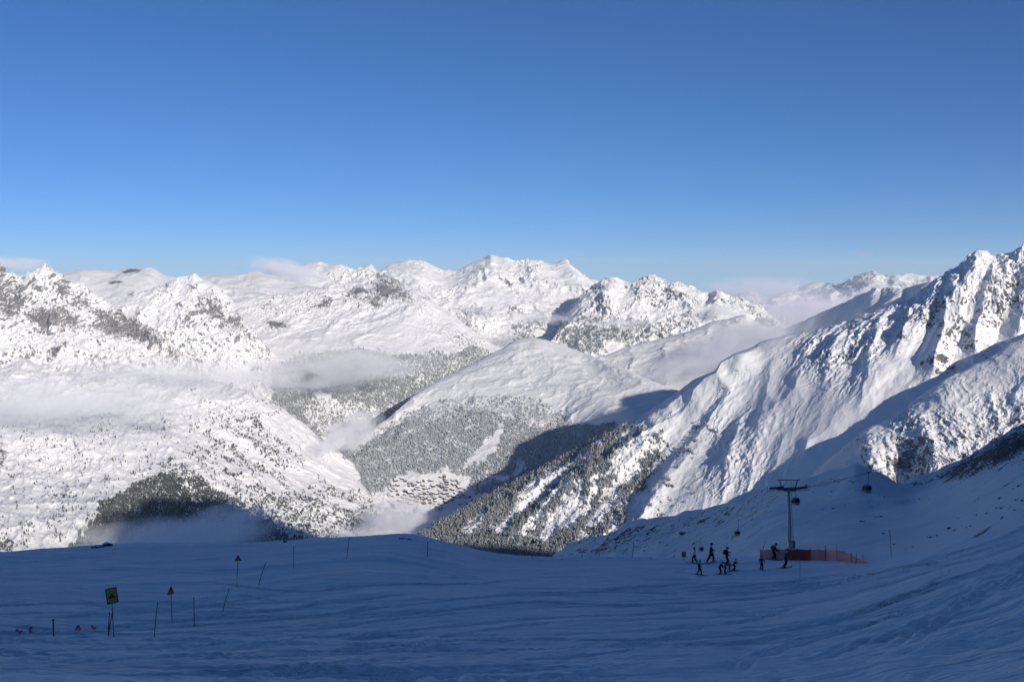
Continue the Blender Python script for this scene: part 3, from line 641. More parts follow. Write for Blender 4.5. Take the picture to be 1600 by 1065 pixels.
for nm, fn, frost, hsc in (('rounded_hill', f_hill, .52, .50), ('big_ridge', f_ridge, .34, .56), ('left_valley_slope', f_left, .08, .46), ('middle_mountain', f_mid, .46, .6), ('far_range', f_far, .3, .8)):
    for G in TERR[nm]:
        X, Y, P = G['x'], G['y'], G['P']
        crest = {'rounded_hill': 4, 'big_ridge': 3, 'left_valley_slope': 5.2, 'middle_mountain': 3, 'far_range': 2}[nm]
        qx, qy = px(P)
        pa = np.abs((np.roll(qx, -1, 1) - qx) * (np.roll(qy, -1, 0) - qy) - (np.roll(qx, -1, 0) - qx) * (np.roll(qy, -1, 1) - qy)); pa[-1] = 0; pa[:, -1] = 0
        pa = np.abs(np.gradient(X, axis=1) * np.gradient(Y, axis=0) - np.gradient(X, axis=0) * np.gradient(Y, axis=1)) * .5 + .5 * np.clip(pa, 0, 3)
        w = fn(X + 16 * fbm(X / 30, Y / 22, 3, 81) + 5 * pn(X / 7, Y / 7, 85), Y + 12 * fbm(X / 30, Y / 22, 3, 83) + 5 * pn(X / 6, Y / 6, 86)) * 3.9 * pa * (G['v'] <= crest); n = rng.poisson(w.ravel()); idx = np.repeat(np.arange(w.size), n)
        p = P.reshape(-1, 3)[idx] ; jit = rng.normal(0, 3, p.shape); jit[:, 2] = 0; p = p + jit * .6
        p[:, 2] -= .8
        FORESTS.append((nm, p, np.full(len(p), frost) + rng.normal(0, .08, len(p)), hsc * np.exp(rng.normal(0, .28, len(p)))))
AT = np.concatenate([f[1] for f in FORESTS]); AFR = np.concatenate([f[2] for f in FORESTS]); AHS = np.concatenate([f[3] for f in FORESTS]); ANM = np.concatenate([[f[0]] * len(f[1]) for f in FORESTS])
# which trees can be seen, and the 300 that show largest among them
qx, qy = px(AT + np.array([0, 0, 12.])); ok = (qx > 2) & (qx < 1597) & (qy > 2) & (qy < 1060)
kk = np.clip(np.floor(qy), 0, 1064).astype(int) * 1600 + np.clip(np.floor(qx), 0, 1599).astype(int)
vis = ok & (AT[:, 1] < ZB[kk] + 60)
score = np.where(vis, AHS / AT[:, 1], 0); order = np.argsort(-score); SOLO = order[:300]; REST = np.ones(len(AT), bool); REST[SOLO] = False
print('trees', len(AT), 'visible', vis.sum())
def conifer_shape(tiers, sides, seed, h=19.0):
    """tapered trunk and drooping tiers of boughs with ragged tips"""
    r = np.random.default_rng(seed); V = []; F = []
    def ring(z, rad, n, jag=0, ph=0):
        i0 = len(V)
        for k in range(n):
            a = 2 * math.pi * k / n + ph; q = rad * (1 + jag * (r.random() - .5) * 2 - (.35 * jag if k % 2 else -.35 * jag))
            V.append((q * math.cos(a), q * math.sin(a), z + (-.05 * h * jag if k % 2 == 0 else .02 * h * jag)))
        return i0
    for t in range(tiers):
        z0 = h * (.10 + .9 * t / tiers * .96); z1 = min(h, z0 + h / tiers * 1.75); rad = h * .20 * (1 - t / tiers) ** .85 + .35
        a = ring(z0, rad, sides, .55, r.random() * 6); b = len(V); V.append((r.normal(0, .12), r.normal(0, .12), z1)); c = len(V); V.append((0, 0, z0 + h * .04))
        for k in range(sides):
            F.append((a + k, a + (k + 1) % sides, b)); F.append((a + (k + 1) % sides, a + k, c))
    a = ring(-1.5, h * .018, 4); b = len(V); V.append((0, 0, h * .5))
    for k in range(4): F.append((a + k, a + (k + 1) % 4, b))
    return np.array(V, float), np.array(F)
def forest(mask):
    for vi in range(3): pass
    VV = []; FF = []; FR = []; off = 0
    shapes = [conifer_shape(2, 5, 3), conifer_shape(3, 5, 4), conifer_shape(2, 6, 5)]
    idx = np.nonzero(mask)[0]; ch = rng.integers(0, 3, len(idx))
    for vi, (v, f) in enumerate(shapes):
        ii = idx[ch == vi]; n = len(ii); a = rng.random(n) * 6.28; c, s = np.cos(a), np.sin(a); h = AHS[ii]
        x = (v[None, :, 0] * c[:, None] - v[None, :, 1] * s[:, None]) * (h * rng.uniform(.85, 1.2, n))[:, None]; y = (v[None, :, 0] * s[:, None] + v[None, :, 1] * c[:, None]) * h[:, None]; z = v[None, :, 2] * h[:, None]
        p = np.stack([x, y, z], -1) + AT[ii][:, None, :]
        FF.append((f[None] + (np.arange(n) * len(v))[:, None, None] + off).reshape(-1, 3)); VV.append(p.reshape(-1, 3)); FR.append(np.repeat(AFR[ii], len(v))); off += n * len(v)
    return np.concatenate(VV), np.concatenate(FF), np.concatenate(FR)
WOOD = {'rounded_hill': 'snow laden conifer forest covering the rounded hill in the middle', 'big_ridge': 'conifer forest in diagonal strips on the lower right ridge', 'left_valley_slope': 'dark conifers scattered and massed on the left valley slope',
        'middle_mountain': 'hazy grey conifer forest on the mountain behind the valley', 'far_range': 'far off conifer woods low on the horizon range'}
for nm in WOOD:
    v, f, fr = forest(REST & (ANM == nm))
    o = np_mesh('forest', v, f, M_TREE, smooth=False, attrs={'frost': fr}); tag(o, WOOD[nm], 'forest', kind='stuff')
protos = []
for k in range(4):
    v, f = conifer_shape(6, 9, 20 + k); fr = np.full(len(v), .12 + .04 * k)
    me_o = np_mesh('conifer', v, f, M_TREE, smooth=False, attrs={'frost': fr}); protos.append(me_o.data); bpy.data.objects.remove(me_o)
for i in SOLO:
    o = bpy.data.objects.new('conifer', protos[i % 4]); C.objects.link(o); o.location = AT[i].tolist(); s_ = AHS[i]; o.scale = (s_, s_, s_); o.rotation_euler = (0, 0, float(rng.random() * 6.28))
    left = ANM[i] == 'left_valley_slope'
    tag(o, 'dark conifer standing on the lower left valley slope among others like it' if left else 'snow dusted conifer at the foot of the big right ridge', 'tree', 'single conifers on the left slope' if left else 'single conifers below the right ridge')

# ================================================================== the village
def chalet():
    M_w = flat_mat('chalet_wood', (.085, .065, .05), .8, 0, .3, .5); M_r = flat_mat('roof_snow', (.82, .83, .85), .8, 0, .05, .5)
    bm = bmesh.new()
    def box(x0, x1, y0, y1, z0, z1, mi):
        vs = [bm.verts.new((x, y, z)) for z in (z0, z1) for x, y in ((x0, y0), (x1, y0), (x1, y1), (x0, y1))]
        for q in ((0,3,2,1),(4,5,6,7),(0,1,5,4),(1,2,6,5),(2,3,7,6),(3,0,4,7)): bm.faces.new([vs[i] for i in q]).material_index = mi
    box(-6, 6, -5, 5, -2, 5, 0)
    g = [bm.verts.new(p) for p in ((-6, -5, 5), (-6, 5, 5), (-6, 0, 8), (6, -5, 5), (6, 5, 5), (6, 0, 8))]
    bm.faces.new((g[0], g[2], g[1])); bm.faces.new((g[3], g[4], g[5]))
    for s in (-1, 1):                                    # roof slabs with snow, overhanging
        a = [(-7, s * 6.2, 4.5), (7, s * 6.2, 4.5), (7, 0, 8.4), (-7, 0, 8.4)]; lo = [bm.verts.new(p) for p in a]; hi = [bm.verts.new((p[0], p[1], p[2] + .8)) for p in a]
        for q in ((lo[0], lo[1], lo[2], lo[3]), (hi[3], hi[2], hi[1], hi[0]), (lo[0], hi[0], hi[1], lo[1]), (lo[1], hi[1], hi[2], lo[2]), (lo[3], lo[2], hi[2], hi[3]), (lo[0], lo[3], hi[3], hi[0])): bm.faces.new(q).material_index = 1
    box(2, 3.2, 1, 2.2, 6, 9.8, 0)
    bm.normal_update(); me = bpy.data.meshes.new('chalet'); bm.to_mesh(me); me.materials.append(M_w); me.materials.append(M_r); return me
me_ch = chalet(); n = 0; rv = random.Random(4)
done = []
while n < 110:
    x = rv.uniform(612, 740); y = 748 + rv.random() * 46 - (x - 612) * .06
    if rv.random() > math.exp(-((x - 665) / 60) ** 2 - ((y - 768) / 16) ** 2) * 1.2 or any(abs(x - a) < 3.4 and abs(y - b) < 2.2 for a, b in done): 
        n += 0.01; continue
    p = seen(x, y)
    if p is None or p[1] < 3500: n += .2; continue
    done.append((x, y)); o = bpy.data.objects.new('chalet', me_ch); C.objects.link(o); o.location = p.tolist(); o.rotation_euler = (0, 0, rv.choice((0, 1.57)) + rv.gauss(.3, .25)); s_ = rv.uniform(.9, 1.5); o.scale = (s_, s_ * rv.uniform(.8, 1.2), s_ * rv.uniform(.8, 1.1))
    tag(o, 'small snow roofed chalet in the valley village under the wooded hill', 'house', 'chalets of the valley village'); n += 1
print('chalets', len(done))
# ================================================================== shared builders for the things on the snow
def bm_obj(name, bm, m, parent=None, smooth=False):
    bm.normal_update(); me = bpy.data.meshes.new(name); bm.to_mesh(me); bm.free()
    for mm in (m if isinstance(m, (list, tuple)) else [m]): me.materials.append(mm)
    if smooth: me.polygons.foreach_set('use_smooth', [True] * len(me.polygons))
    return link(bpy.data.objects.new(name, me), parent)
def add_tube(bm, pts, r, n=8, mi=0, cap=True):
    """tube through points; r a number or a radius per point"""
    pts = [Vector(p) for p in pts]; rs = r if isinstance(r, (list, tuple)) else [r] * len(pts); rings = []
    up = Vector((0, 0, 1)); prev = None
    for i, p in enumerate(pts):
        d = (pts[min(i + 1, len(pts) - 1)] - pts[max(i - 1, 0)]).normalized()
        if prev is None: prev = d.cross(Vector((0, 1, 0)) if abs(d.y) < .9 else Vector((1, 0, 0))).normalized()
        a = (prev - d * prev.dot(d)).normalized(); b = d.cross(a); prev = a
        rings.append([bm.verts.new(p + (a * math.cos(2*math.pi*k/n) + b * math.sin(2*math.pi*k/n)) * rs[i]) for k in range(n)])
    for q, w in zip(rings, rings[1:]):
        for k in range(n): bm.faces.new((q[k], q[(k+1) % n], w[(k+1) % n], w[k])).material_index = mi
    if cap:
        bm.faces.new(rings[0][::-1]).material_index = mi; bm.faces.new(rings[-1]).material_index = mi
def add_box(bm, c, s, rot=None, mi=0, bev=0):
    r = bmesh.ops.create_cube(bm, size=1); vs = r['verts']; M = Matrix.Translation(c) @ (rot.to_matrix().to_4x4() if rot else Matrix()) @ Matrix.Diagonal((*s, 1))
    bmesh.ops.transform(bm, matrix=M, verts=vs); fs = {f for v in vs for f in v.link_faces}
    for f in fs: f.material_index = mi
    if bev:
        es = {e for v in vs for e in v.link_edges}; bmesh.ops.bevel(bm, geom=list(es), offset=bev, segments=2, affect='EDGES', profile=.6)
def spot(x, y, lo=0, hi=400):
    """first snow met by the line of sight through a pixel, on the slopes near the viewpoint"""
    d = Vector(at(x, y, 100).tolist()).normalized(); best = None
    for o in NEAR_SNOW:
        okk, loc, nrm_, _ = o.ray_cast(Vector((0, 0, 0)), d, distance=2000)
        if okk and loc.y > 6 and (best is None or loc.y < best.y): best = loc.copy()
    return best
NEAR_SNOW = [bpy.data.objects['snow_slope'], bpy.data.objects['snow_hill']]; bpy.context.view_layer.update()
M_DARK = flat_mat('dark_plastic', (.02, .02, .022), .5); M_POLE = flat_mat('pole_blue_grey', (.10, .11, .13), .5); M_STEEL = flat_mat('galvanised_steel', (.42, .43, .44), .45, .7, .1, 2)
M_STEELD = flat_mat('weathered_steel', (.10, .105, .11), .6, .4, .2, 2); M_RED = flat_mat('red_plastic', (.45, .05, .03), .5); M_YEL = flat_mat('sign_yellow', (.36, .28, .025), .5, 0, .08)
M_BLK = flat_mat('sign_black', (.015, .015, .015), .6); M_ROCKN = None
M_FLUO = flat_mat('bright_orange_netting', (1.0, .26, .14), .6)

# ------------------------------------------------------------------ rocks
def rock_mat():
    m, nt, b, out = mat('dark_rock'); v = stretch(nt, (1, 1, 1)); ge = N(nt, 'ShaderNodeNewGeometry'); sp = N(nt, 'ShaderNodeSeparateXYZ'); nt.links.new(ge.outputs['Normal'], sp.inputs[0])
    n = noise_tex(nt, v, 1.6, 5, .65); k = mth(nt, 'MULTIPLY', mth(nt, 'SUBTRACT', mth(nt, 'ADD', sp.outputs['Z'], mth(nt, 'MULTIPLY', n, .7)), 1.12), 7, clamp=True)
    nt.links.new(mix(nt, k, ramp(nt, n, [(.3, (.03, .028, .03)), (.7, (.09, .08, .075))]), (.82, .84, .86)), b.inputs['Base Color']); b.inputs['Roughness'].default_value = .9
    bp = N(nt, 'ShaderNodeBump'); bp.inputs['Distance'].default_value = .15; nt.links.new(n, bp.inputs['Height']); nt.links.new(bp.outputs[0], b.inputs['Normal']); return m
M_ROCKN = rock_mat()
def rock_mesh(seed, flat=.55):
    bm = bmesh.new(); bmesh.ops.create_icosphere(bm, subdivisions=3, radius=1)
    r = np.random.default_rng(seed); dirs = r.normal(size=(9, 3)); dirs /= np.linalg.norm(dirs, axis=1)[:, None]; off = r.uniform(.55, .95, 9)
    for v in bm.verts:
        p = np.array(v.co); 
        for d, o_ in zip(dirs, off):
            q = p @ d
            if q > o_: p = p - d * (q - o_)
        p = p * (1 + .10 * float(pn(np.array(p[0] * 2.2 + seed), np.array(p[1] * 2.2 + p[2]), 3))); p[2] *= flat; v.co = p
    bm.normal_update(); me = bpy.data.meshes.new('rock'); bm.to_mesh(me); bm.free(); me.materials.append(M_ROCKN); return me
ROCKS = [rock_mesh(s, f) for s, f in ((1, .6), (2, .45), (3, .75), (4, .4), (5, .55))]
def rock(p, w, hgt, k, rz, label, group=None):
    o = bpy.data.objects.new('rock', ROCKS[k % 5]); C.objects.link(o); o.location = p + Vector((0, 0, .05 * hgt)); o.scale = (w, w * .8, hgt); o.rotation_euler = (0, 0, rz); tag(o, label, 'rock', group); return o
for (x, y, wpx, hpx, label) in [(151, 853, 10, 6, 'low dark rock with a snow cap, left half of the pair on the near brow'), (166, 851, 9, 8, 'taller dark rock, right half of the pair on the near brow'),
                                (445, 845, 4, 5, 'small lone rock poking over the brow above the middle marker poles'), (628, 839.5, 6, 2.5, 'flat dark rock, leftmost on the highest point of the brow'), (640, 841, 5, 2.5, 'flat dark rock, rightmost on the highest point of the brow')]:
    p = spot(x, y + 2)
    if p is not None and p.y < 300: k_ = p.y / F_PX; rock(p + Vector((0, .3, 0)), wpx * k_ * 1.0, hpx * k_ * 1.4, int(x) % 5, x, label)
hill_rocks = [(1187+a/7.1, 730+b/7.1, w) for a, b, w in [(55,300,3),(140,320,2),(190,245,2),(205,555,1.5),(520,200,5),(590,275,2.5),(655,205,2.5),(700,465,1.6),(785,318,2.5),(800,268,3),(790,125,3),(840,150,3.5),(880,165,3),(830,450,6),(1040,165,6),(1000,400,2),(1100,250,2.5),(1135,600,6),(1155,595,4),(1215,380,2.5),(1245,435,2),(1320,150,3),(1350,545,4),(1385,730,7),(1440,330,2),(1500,850,5),(1320,300,2.5),(1530,100,2.5)]]
hill_rocks += [(800+a/4, 780+b/4, w) for a, b, w in [(385,340,3),(450,325,3),(560,290,3),(640,210,4),(610,220,2),(830,320,5),(850,215,6),(970,285,4),(1010,262,2),(1070,215,8),(1110,200,2.5),(900,190,3),(940,215,2.5),(1050,125,4),(1000,160,3),(1250,100,3),(1210,140,2.5),(1355,90,3),(1485,100,2.5),(1300,70,3),(1460,62,2.5),(870,368,3),(700,262,2),(725,255,2),(310,372,2),(245,350,3),(760,225,2)]]
hill_rocks += [(1200+a/3.8, 620+b/3.8, w) for a, b, w in [(490,500,4),(520,553,3),(460,640,2.5),(870,605,4),(900,608,3),(960,607,2),(645,712,4),(690,595,2.5),(970,830,8),(1080,780,7),(1110,790,5),(1010,820,5),(860,890,3),(1130,720,3),(1205,765,5),(1180,775,3),(1390,660,7),(1360,660,4),(1400,715,6),(1390,722,4),(1300,690,4),(1480,610,6),(1510,615,5),(1470,670,6),(1440,650,3),(1380,600,6),(1250,605,3),(1490,530,5),(1460,545,4),(820,900,3),(1150,760,2.5),(950,830,3),(1240,700,3)]]
GR_ = 'dark rocks poking through the shaded hill'
nr = 0
for i, (x, y, w) in enumerate(hill_rocks):
    p = spot(x, y)
    if p is None or p.y > 1500 or p.y < 60: continue
    k_ = p.y / F_PX; rock(p, w * k_ * .8, w * k_ * .62, i, i * 1.7, 'small dark rock half buried in the shaded snow hill behind the skiers', GR_); nr += 1
rr = random.Random(12)
for i in range(90):                                       # along the rocky rim and in the stony patches
    if i < 50: t = rr.random(); x = 1425 + t * 170; y = 752 - t * 62 + rr.uniform(2, 16) * (.5 + t)
    else: t = rr.random(); x = 880 + t * 330; y = 868 - t * 95 + rr.uniform(2, 26)
    p = spot(x, y)
    if p is None or p.y > 1500 or p.y < 60: continue
    w = rr.uniform(1.2, 3.6) * (1.5 if i < 50 else 1); k_ = p.y / F_PX
    rock(p, w * k_ * .75, w * k_ * .6, i, i * 2.3, 'dark rock on the rocky rim at the right edge of the shaded hill' if i < 50 else 'small dark rock on the left shoulder of the shaded hill', 'rocks along the rocky rim' if i < 50 else 'rocks on the left shoulder of the hill'); nr += 1

# ------------------------------------------------------------------ marker poles
def pole(x0, y0, x1, y1, r, m, label, group='slope marker poles', name='marker_pole'):
    """from the top pixel to the foot pixel, standing in the snow"""
    p = spot(x1, y1 - .5)
    if p is None: print('pole lost', x1, y1); return None
    Y = p.y; t = Vector(at(x0, y0, Y).tolist()); q = Vector(at(x1, y1, Y).tolist()); q.z = min(q.z, p.z) - .06
    o = empty(name, q); d = t - q; bm = bmesh.new(); add_tube(bm, [(0, 0, -.25), d * .5, d], [r, r, r * .9], 8)
    bm_obj('shaft', bm, m, o); bm = bmesh.new(); e = d.normalized() * .05; add_tube(bm, [d - e * .2, d + e], [r * 1.35, r * 1.1], 8); bm_obj('end_cap', bm, M_DARK, o)
    tag(o, label, 'pole', group); return o
for a in [(83,968,84,994,.035,M_DARK,'short thick black pole standing alone at the far lower left among the orange scraps'),
          (171,958,168.5,993,.022,M_DARK,'dark pole crossing another at the foot of the square yellow sign, the more upright one'),
          (175.5,957,167.5,994,.022,M_DARK,'dark pole leaning right against its twin at the foot of the square yellow sign'),
          (246,943,240,995,.02,M_POLE,'thin pole leaning right between the square sign and the nearest triangular sign'),
          (303,934,303.5,979,.022,M_DARK,'straight dark pole just right of the nearest triangular sign'),
          (357.5,921,346,955,.02,M_POLE,'slanting pole below the triangular sign with the black peak'),
          (415,879,402,914,.025,M_POLE,'strongly slanting pole right of the triangular sign with the black peak'),
          (459,854,459,888,.025,M_POLE,'upright pole below the brow, left of the one that leans over the skyline'),
          (546,840,541,873,.026,M_POLE,'leaning pole whose tip reaches the brow skyline'),
          (668,847,668,870,.028,M_POLE,'upright pole on the downslope right of the highest brow'),
          (990,846,988,871,.03,M_POLE,'thin pole standing alone left of the skiers at the lip of the run'),
          (1390.5,828,1393,871,.03,M_RED,'tall reddish pole on the snowbank right of the orange fence'),
          (1250,877,1250,903,.014,M_POLE,'very thin pole in front of the orange fence below its darker part'),
          (1155.5,855,1147,870,.016,M_RED,'thin red pole leaning behind the group of skiers'),
          (1196,845,1187.5,872,.03,M_DARK,'dark pole leaning right at the left end of the orange fence'),
          (1185.5,845,1185,862,.018,M_POLE,'faint upright pole just left of the orange fence'),
          (1219,847,1215,870,.022,M_DARK,'pole leaning slightly behind the skier with the backpack'),
          (1348,866,1349,878,.02,M_DARK,'short pole at the low right end of the orange fence'),
          (1338,862,1338,879,.02,M_DARK,'short dark pole where the orange fence steps down')]:
    pole(*a)

# ------------------------------------------------------------------ signs
def prism(bm, pts, th, M, mi=0):
    """flat outline (x, z) given thickness along y"""
    f = [bm.verts.new(M @ Vector((x, -th / 2, z))) for x, z in pts]; b = [bm.verts.new(M @ Vector((x, th / 2, z))) for x, z in pts]; n = len(pts)
    bm.faces.new(f).material_index = mi; bm.faces.new(b[::-1]).material_index = mi
    for i in range(n): bm.faces.new((f[(i+1) % n], f[i], b[i], b[(i+1) % n])).material_index = mi
def sign(kind, xb, yb, xt, yt, cx, cy, w, h, yaw, roll, label, group=None, pr=.02):
    p = spot(xb, yb - .5); 
    if p is None: print('sign lost', xb); return
    Y = p.y; k_ = Y / F_PX; q = Vector(at(xb, yb, Y).tolist()); q.z = min(q.z, p.z) - .05; t = Vector(at(xt, yt, Y).tolist()); o = empty('warning_sign' if kind != 'board' else 'piste_sign', q)
    bm = bmesh.new(); add_tube(bm, [(0, 0, -.2), (t - q) * .5, t - q], pr, 8); bm_obj('post', bm, M_POLE, o)
    c = Vector(at(cx, cy, Y).tolist()) - q; W_, H_ = w * k_ / max(.35, math.cos(yaw)), h * k_
    M = Matrix.Translation(c + Vector((0, -.04, 0))) @ Matrix.Rotation(yaw, 4, 'Z') @ Matrix.Rotation(roll, 4, 'Y')
    bm = bmesh.new()
    if kind == 'board':
        prism(bm, [(-W_/2, -H_/2), (W_/2, -H_/2), (W_/2, H_/2), (-W_/2, H_/2)], .02, M); bo = bm_obj('board', bm, M_YEL, o)
        bm = bmesh.new(); Mf = M @ Matrix.Translation((0, -.014, 0)); e = .035
        for q4 in ([(-W_/2, -H_/2), (W_/2, -H_/2), (W_/2, -H_/2 + e), (-W_/2, -H_/2 + e)], [(-W_/2, H_/2 - e), (W_/2, H_/2 - e), (W_/2, H_/2), (-W_/2, H_/2)],
                   [(-W_/2, -H_/2 + e), (-W_/2 + e, -H_/2 + e), (-W_/2 + e, H_/2 - e), (-W_/2, H_/2 - e)], [(W_/2 - e, -H_/2 + e), (W_/2, -H_/2 + e), (W_/2, H_/2 - e), (W_/2 - e, H_/2 - e)]): prism(bm, q4, .006, Mf)
        bm_obj('border', bm, M_BLK, bo)
        bm = bmesh.new(); u = W_                             # dark pictogram in the middle
        prism(bm, [(-.26*u, -.20*u), (.30*u, -.20*u), (.26*u, -.08*u), (.12*u, .02*u), (.10*u, .16*u), (-.02*u, .20*u), (-.10*u, .06*u), (-.24*u, -.04*u)], .006, Mf)
        bm_obj('pictogram', bm, M_BLK, bo)
    else:
        prism(bm, [(-W_/2, -H_/2), (W_/2, -H_/2), (0, H_/2)], .02, M); bo = bm_obj('board', bm, M_YEL, o)
        bm = bmesh.new(); Mf = M @ Matrix.Translation((0, -.014, 0))
        def bord(f): return [(-W_/2*f, -H_/2 + (1-f)*H_*.33), (W_/2*f, -H_/2 + (1-f)*H_*.33), (0, H_/2 - (1-f)*H_*.67)]
        A, B = bord(1.0), bord(.72)
        for i in range(3): prism(bm, [A[i], A[(i+1) % 3], B[(i+1) % 3], B[i]], .006, Mf)
        bm_obj('border', bm, M_BLK, bo)
        bm = bmesh.new(); prism(bm, [(-.05*W_, -.12*H_), (.05*W_, -.12*H_), (.07*W_, .16*H_), (-.07*W_, .16*H_)], .006, Mf); prism(bm, [(-.05*W_, -.25*H_), (.05*W_, -.25*H_), (.05*W_, -.17*H_), (-.05*W_, -.17*H_)], .006, Mf)
        bm_obj('pictogram', bm, M_BLK, bo)
    tag(o, label, 'sign', group)
sign('board', 178, 995, 175, 940, 175.3, 929.5, 15.5, 25, .45, -.12, 'square yellow board with a dark pictogram, tilted on a slim post at lower left')
sign('tri', 269, 973, 267, 920, 267.2, 920.8, 7.5, 14, 1.0, .1, 'narrow yellow triangular sign turned sideways on a thin post, nearest of the triangular ones', 'triangular warning signs')
sign('tri', 369.5, 917, 372, 871, 372.2, 870.5, 10.5, 10, .2, 0, 'black edged triangular sign on a thin post near the brow, second along the marker poles', 'triangular warning signs')
sign('tri', 832, 874, 832, 846, 832, 844, 8, 8.5, .2, 0, 'small dark triangular sign standing at the lip of the run against the forest', 'triangular warning signs')
sign('board', 1068.5, 876, 1068.5, 868, 1068.5, 865.5, 6.5, 9.5, .1, 0, 'small yellow board at the lip of the run left of the skier in white')

# ------------------------------------------------------------------ scraps of orange netting lying on the snow
def scrap(x, y, w, h, seed, label):
    p = spot(x, y + 1)
    if p is None: return
    k_ = p.y / F_PX; r = random.Random(seed); bm = bmesh.new(); n = 9; g = []
    for i in range(n):
        t = i / (n - 1); cx = (t - .5) * w * k_ + r.gauss(0, .04); cz = abs(math.sin(t * 3.1 + seed)) * h * k_ + r.gauss(0, .02); d = r.uniform(.05, .13)
        g.append([bm.verts.new((cx + r.gauss(0, .03), -d, cz + .02)), bm.verts.new((cx, r.gauss(0, .04), cz + d * .9)), bm.verts.new((cx + r.gauss(0, .03), d, cz + .03))])
    for a, b in zip(g, g[1:]):
        for j in range(2): bm.faces.new((a[j], b[j], b[j+1], a[j+1]))
    bmesh.ops.solidify(bm, geom=bm.faces[:], thickness=.012)
    o = bm_obj('netting_scrap', bm, M_FLUO); o.location = p; tag(o, label, 'netting', 'orange netting scraps on the snow')
scrap(29, 988, 11, 4, 1, 'flat crumpled orange netting scrap, furthest left on the snow')
scrap(48.5, 987, 3, 8, 2, 'thin upright orange netting scrap, second from the left')
scrap(122, 986, 7, 8, 3, 'hooked orange netting scrap, halfway between the black pole and the square sign')
scrap(146, 984, 8, 7, 4, 'orange netting scrap with a raised corner, nearest the square yellow sign')

# ------------------------------------------------------------------ orange safety fence
def net_mat(name, col, op):
    m, nt, b, out = mat(name); v = stretch(nt, (1, 1, 1)); n = noise_tex(nt, v, 1.2, 4, .6)
    nt.links.new(mix(nt, n, tuple(c * .8 for c in col), tuple(min(1, c * 1.15) for c in col)), b.inputs['Base Color']); b.inputs['Roughness'].default_value = .6
    b.inputs['Alpha'].default_value = op; return m
M_NET = net_mat('orange_netting', (.85, .12, .08), .80); M_NETD = net_mat('red_netting_double', (.52, .05, .03), .93)
fp = [(1188,872.5,858.5,104),(1199,873,857.5,105),(1214,873.5,857.5,106),(1230,874,857,107),(1247,874.3,856.8,108),(1266,874.6,858,109),(1278,874.8,857.6,110),(1290,875.2,857.8,111),(1307,875.8,858.4,112),(1320,876.8,861,112),(1330,878,864.5,111),(1338,879.5,871,110),(1348,880,874.5,109),(1358,879.5,878,108)]
q0 = spot(1266, 874); fo = empty('safety_fence', q0 if q0 is not None else Vector(at(1266, 874, 109).tolist()))
tag(fo, 'orange netting fence curving round the foot of the lift pylon, its middle stretch darker red', 'fence')
def fpt(i, top, j=0):
    x, yb, yt, Y = fp[i]; p = spot(x, yb)
    Y = p.y if (p is not None and p.y < 150) else Y
    b = Vector(at(x, yb, Y).tolist()); t = Vector(at(x, yt, Y).tolist())
    return (t if top else b + Vector((0, 0, -.05))) - fo.location
def panel(i0, i1, m, dy, name='netting'):
    bm = bmesh.new(); g = []
    for i in range(i0, i1):
        for s_ in range(6 if i < i1 - 1 else 7):
            t = s_ / 6; b = fpt(i, 0).lerp(fpt(i + 1, 0), t); c = fpt(i, 1).lerp(fpt(i + 1, 1), t); c.z -= .05 * math.sin(math.pi * t); off = Vector((0, dy + .05 * math.sin(t * 6.28 + i), 0))
            g.append([bm.verts.new(b.lerp(c, u) + off * (1 if u not in (0, 1) else 1)) for u in (0, .33, .66, 1)])
    for a, b in zip(g, g[1:]):
        for j in range(3): bm.faces.new((a[j], b[j], b[j+1], a[j+1]))
    return bm_obj(name, bm, m, fo, True)
panel(0, len(fp) - 1, M_NET, 0); o_ = panel(3, 5, M_NETD, -.12); o_['label'] = 'darker red double stretch of netting'
for i, m_ in ((0, M_DARK), (3, M_DARK), (5, M_DARK), (7, M_DARK), (8, M_STEEL), (10, M_DARK), (11, M_DARK)):
    bm = bmesh.new(); b = fpt(i, 0); t = fpt(i, 1); t.z += {7: .35, 8: .55}.get(i, .12); add_tube(bm, [b + Vector((0, .03, -.2)), t + Vector((0, .03, 0))], .03, 8); bm_obj('post', bm, m_, fo)

# ------------------------------------------------------------------ lift: ropes, pylons, cabins
M_CAB = flat_mat('cabin_shell', (.36, .37, .36), .4, 0, .06, 1); M_GLASS = flat_mat('cabin_window', (.015, .018, .022), .12, 0, .1, 1, .6)
def W3(x, y, Y): return Vector(at(x, y, Y).tolist())
R1 = [(1790,560,132),(1600,644,148),(1480,694,160),(1357,737.5,172),(1298,754.5,179),(1245,765,185),(1200,789,235),(1153,813,325),(1094,841.5,430),(1054,859.5,540),(1010,884,700)]
R2 = [(1760,585,136),(1590,655,152),(1470,702,164),(1345,742,176),(1280,756,183),(1216,768.5,190),(1170,795,245),(1110,832,370),(1040,868,560),(1000,892,720)]
for Rr, lb in ((R1, 'steel lift rope running over the right side of the pylon and up to the right'), (R2, 'steel lift rope running over the left side of the pylon')):
    pts = [W3(*a) for a in Rr]; fine_ = []
    for i in range(len(pts) - 1):
        for k in range(8): fine_.append(pts[i].lerp(pts[i + 1], k / 8))
    fine_.append(pts[-1]); bm = bmesh.new(); add_tube(bm, fine_, .028, 6); tag(bm_obj('lift_rope', bm, M_STEELD), lb, 'rope')
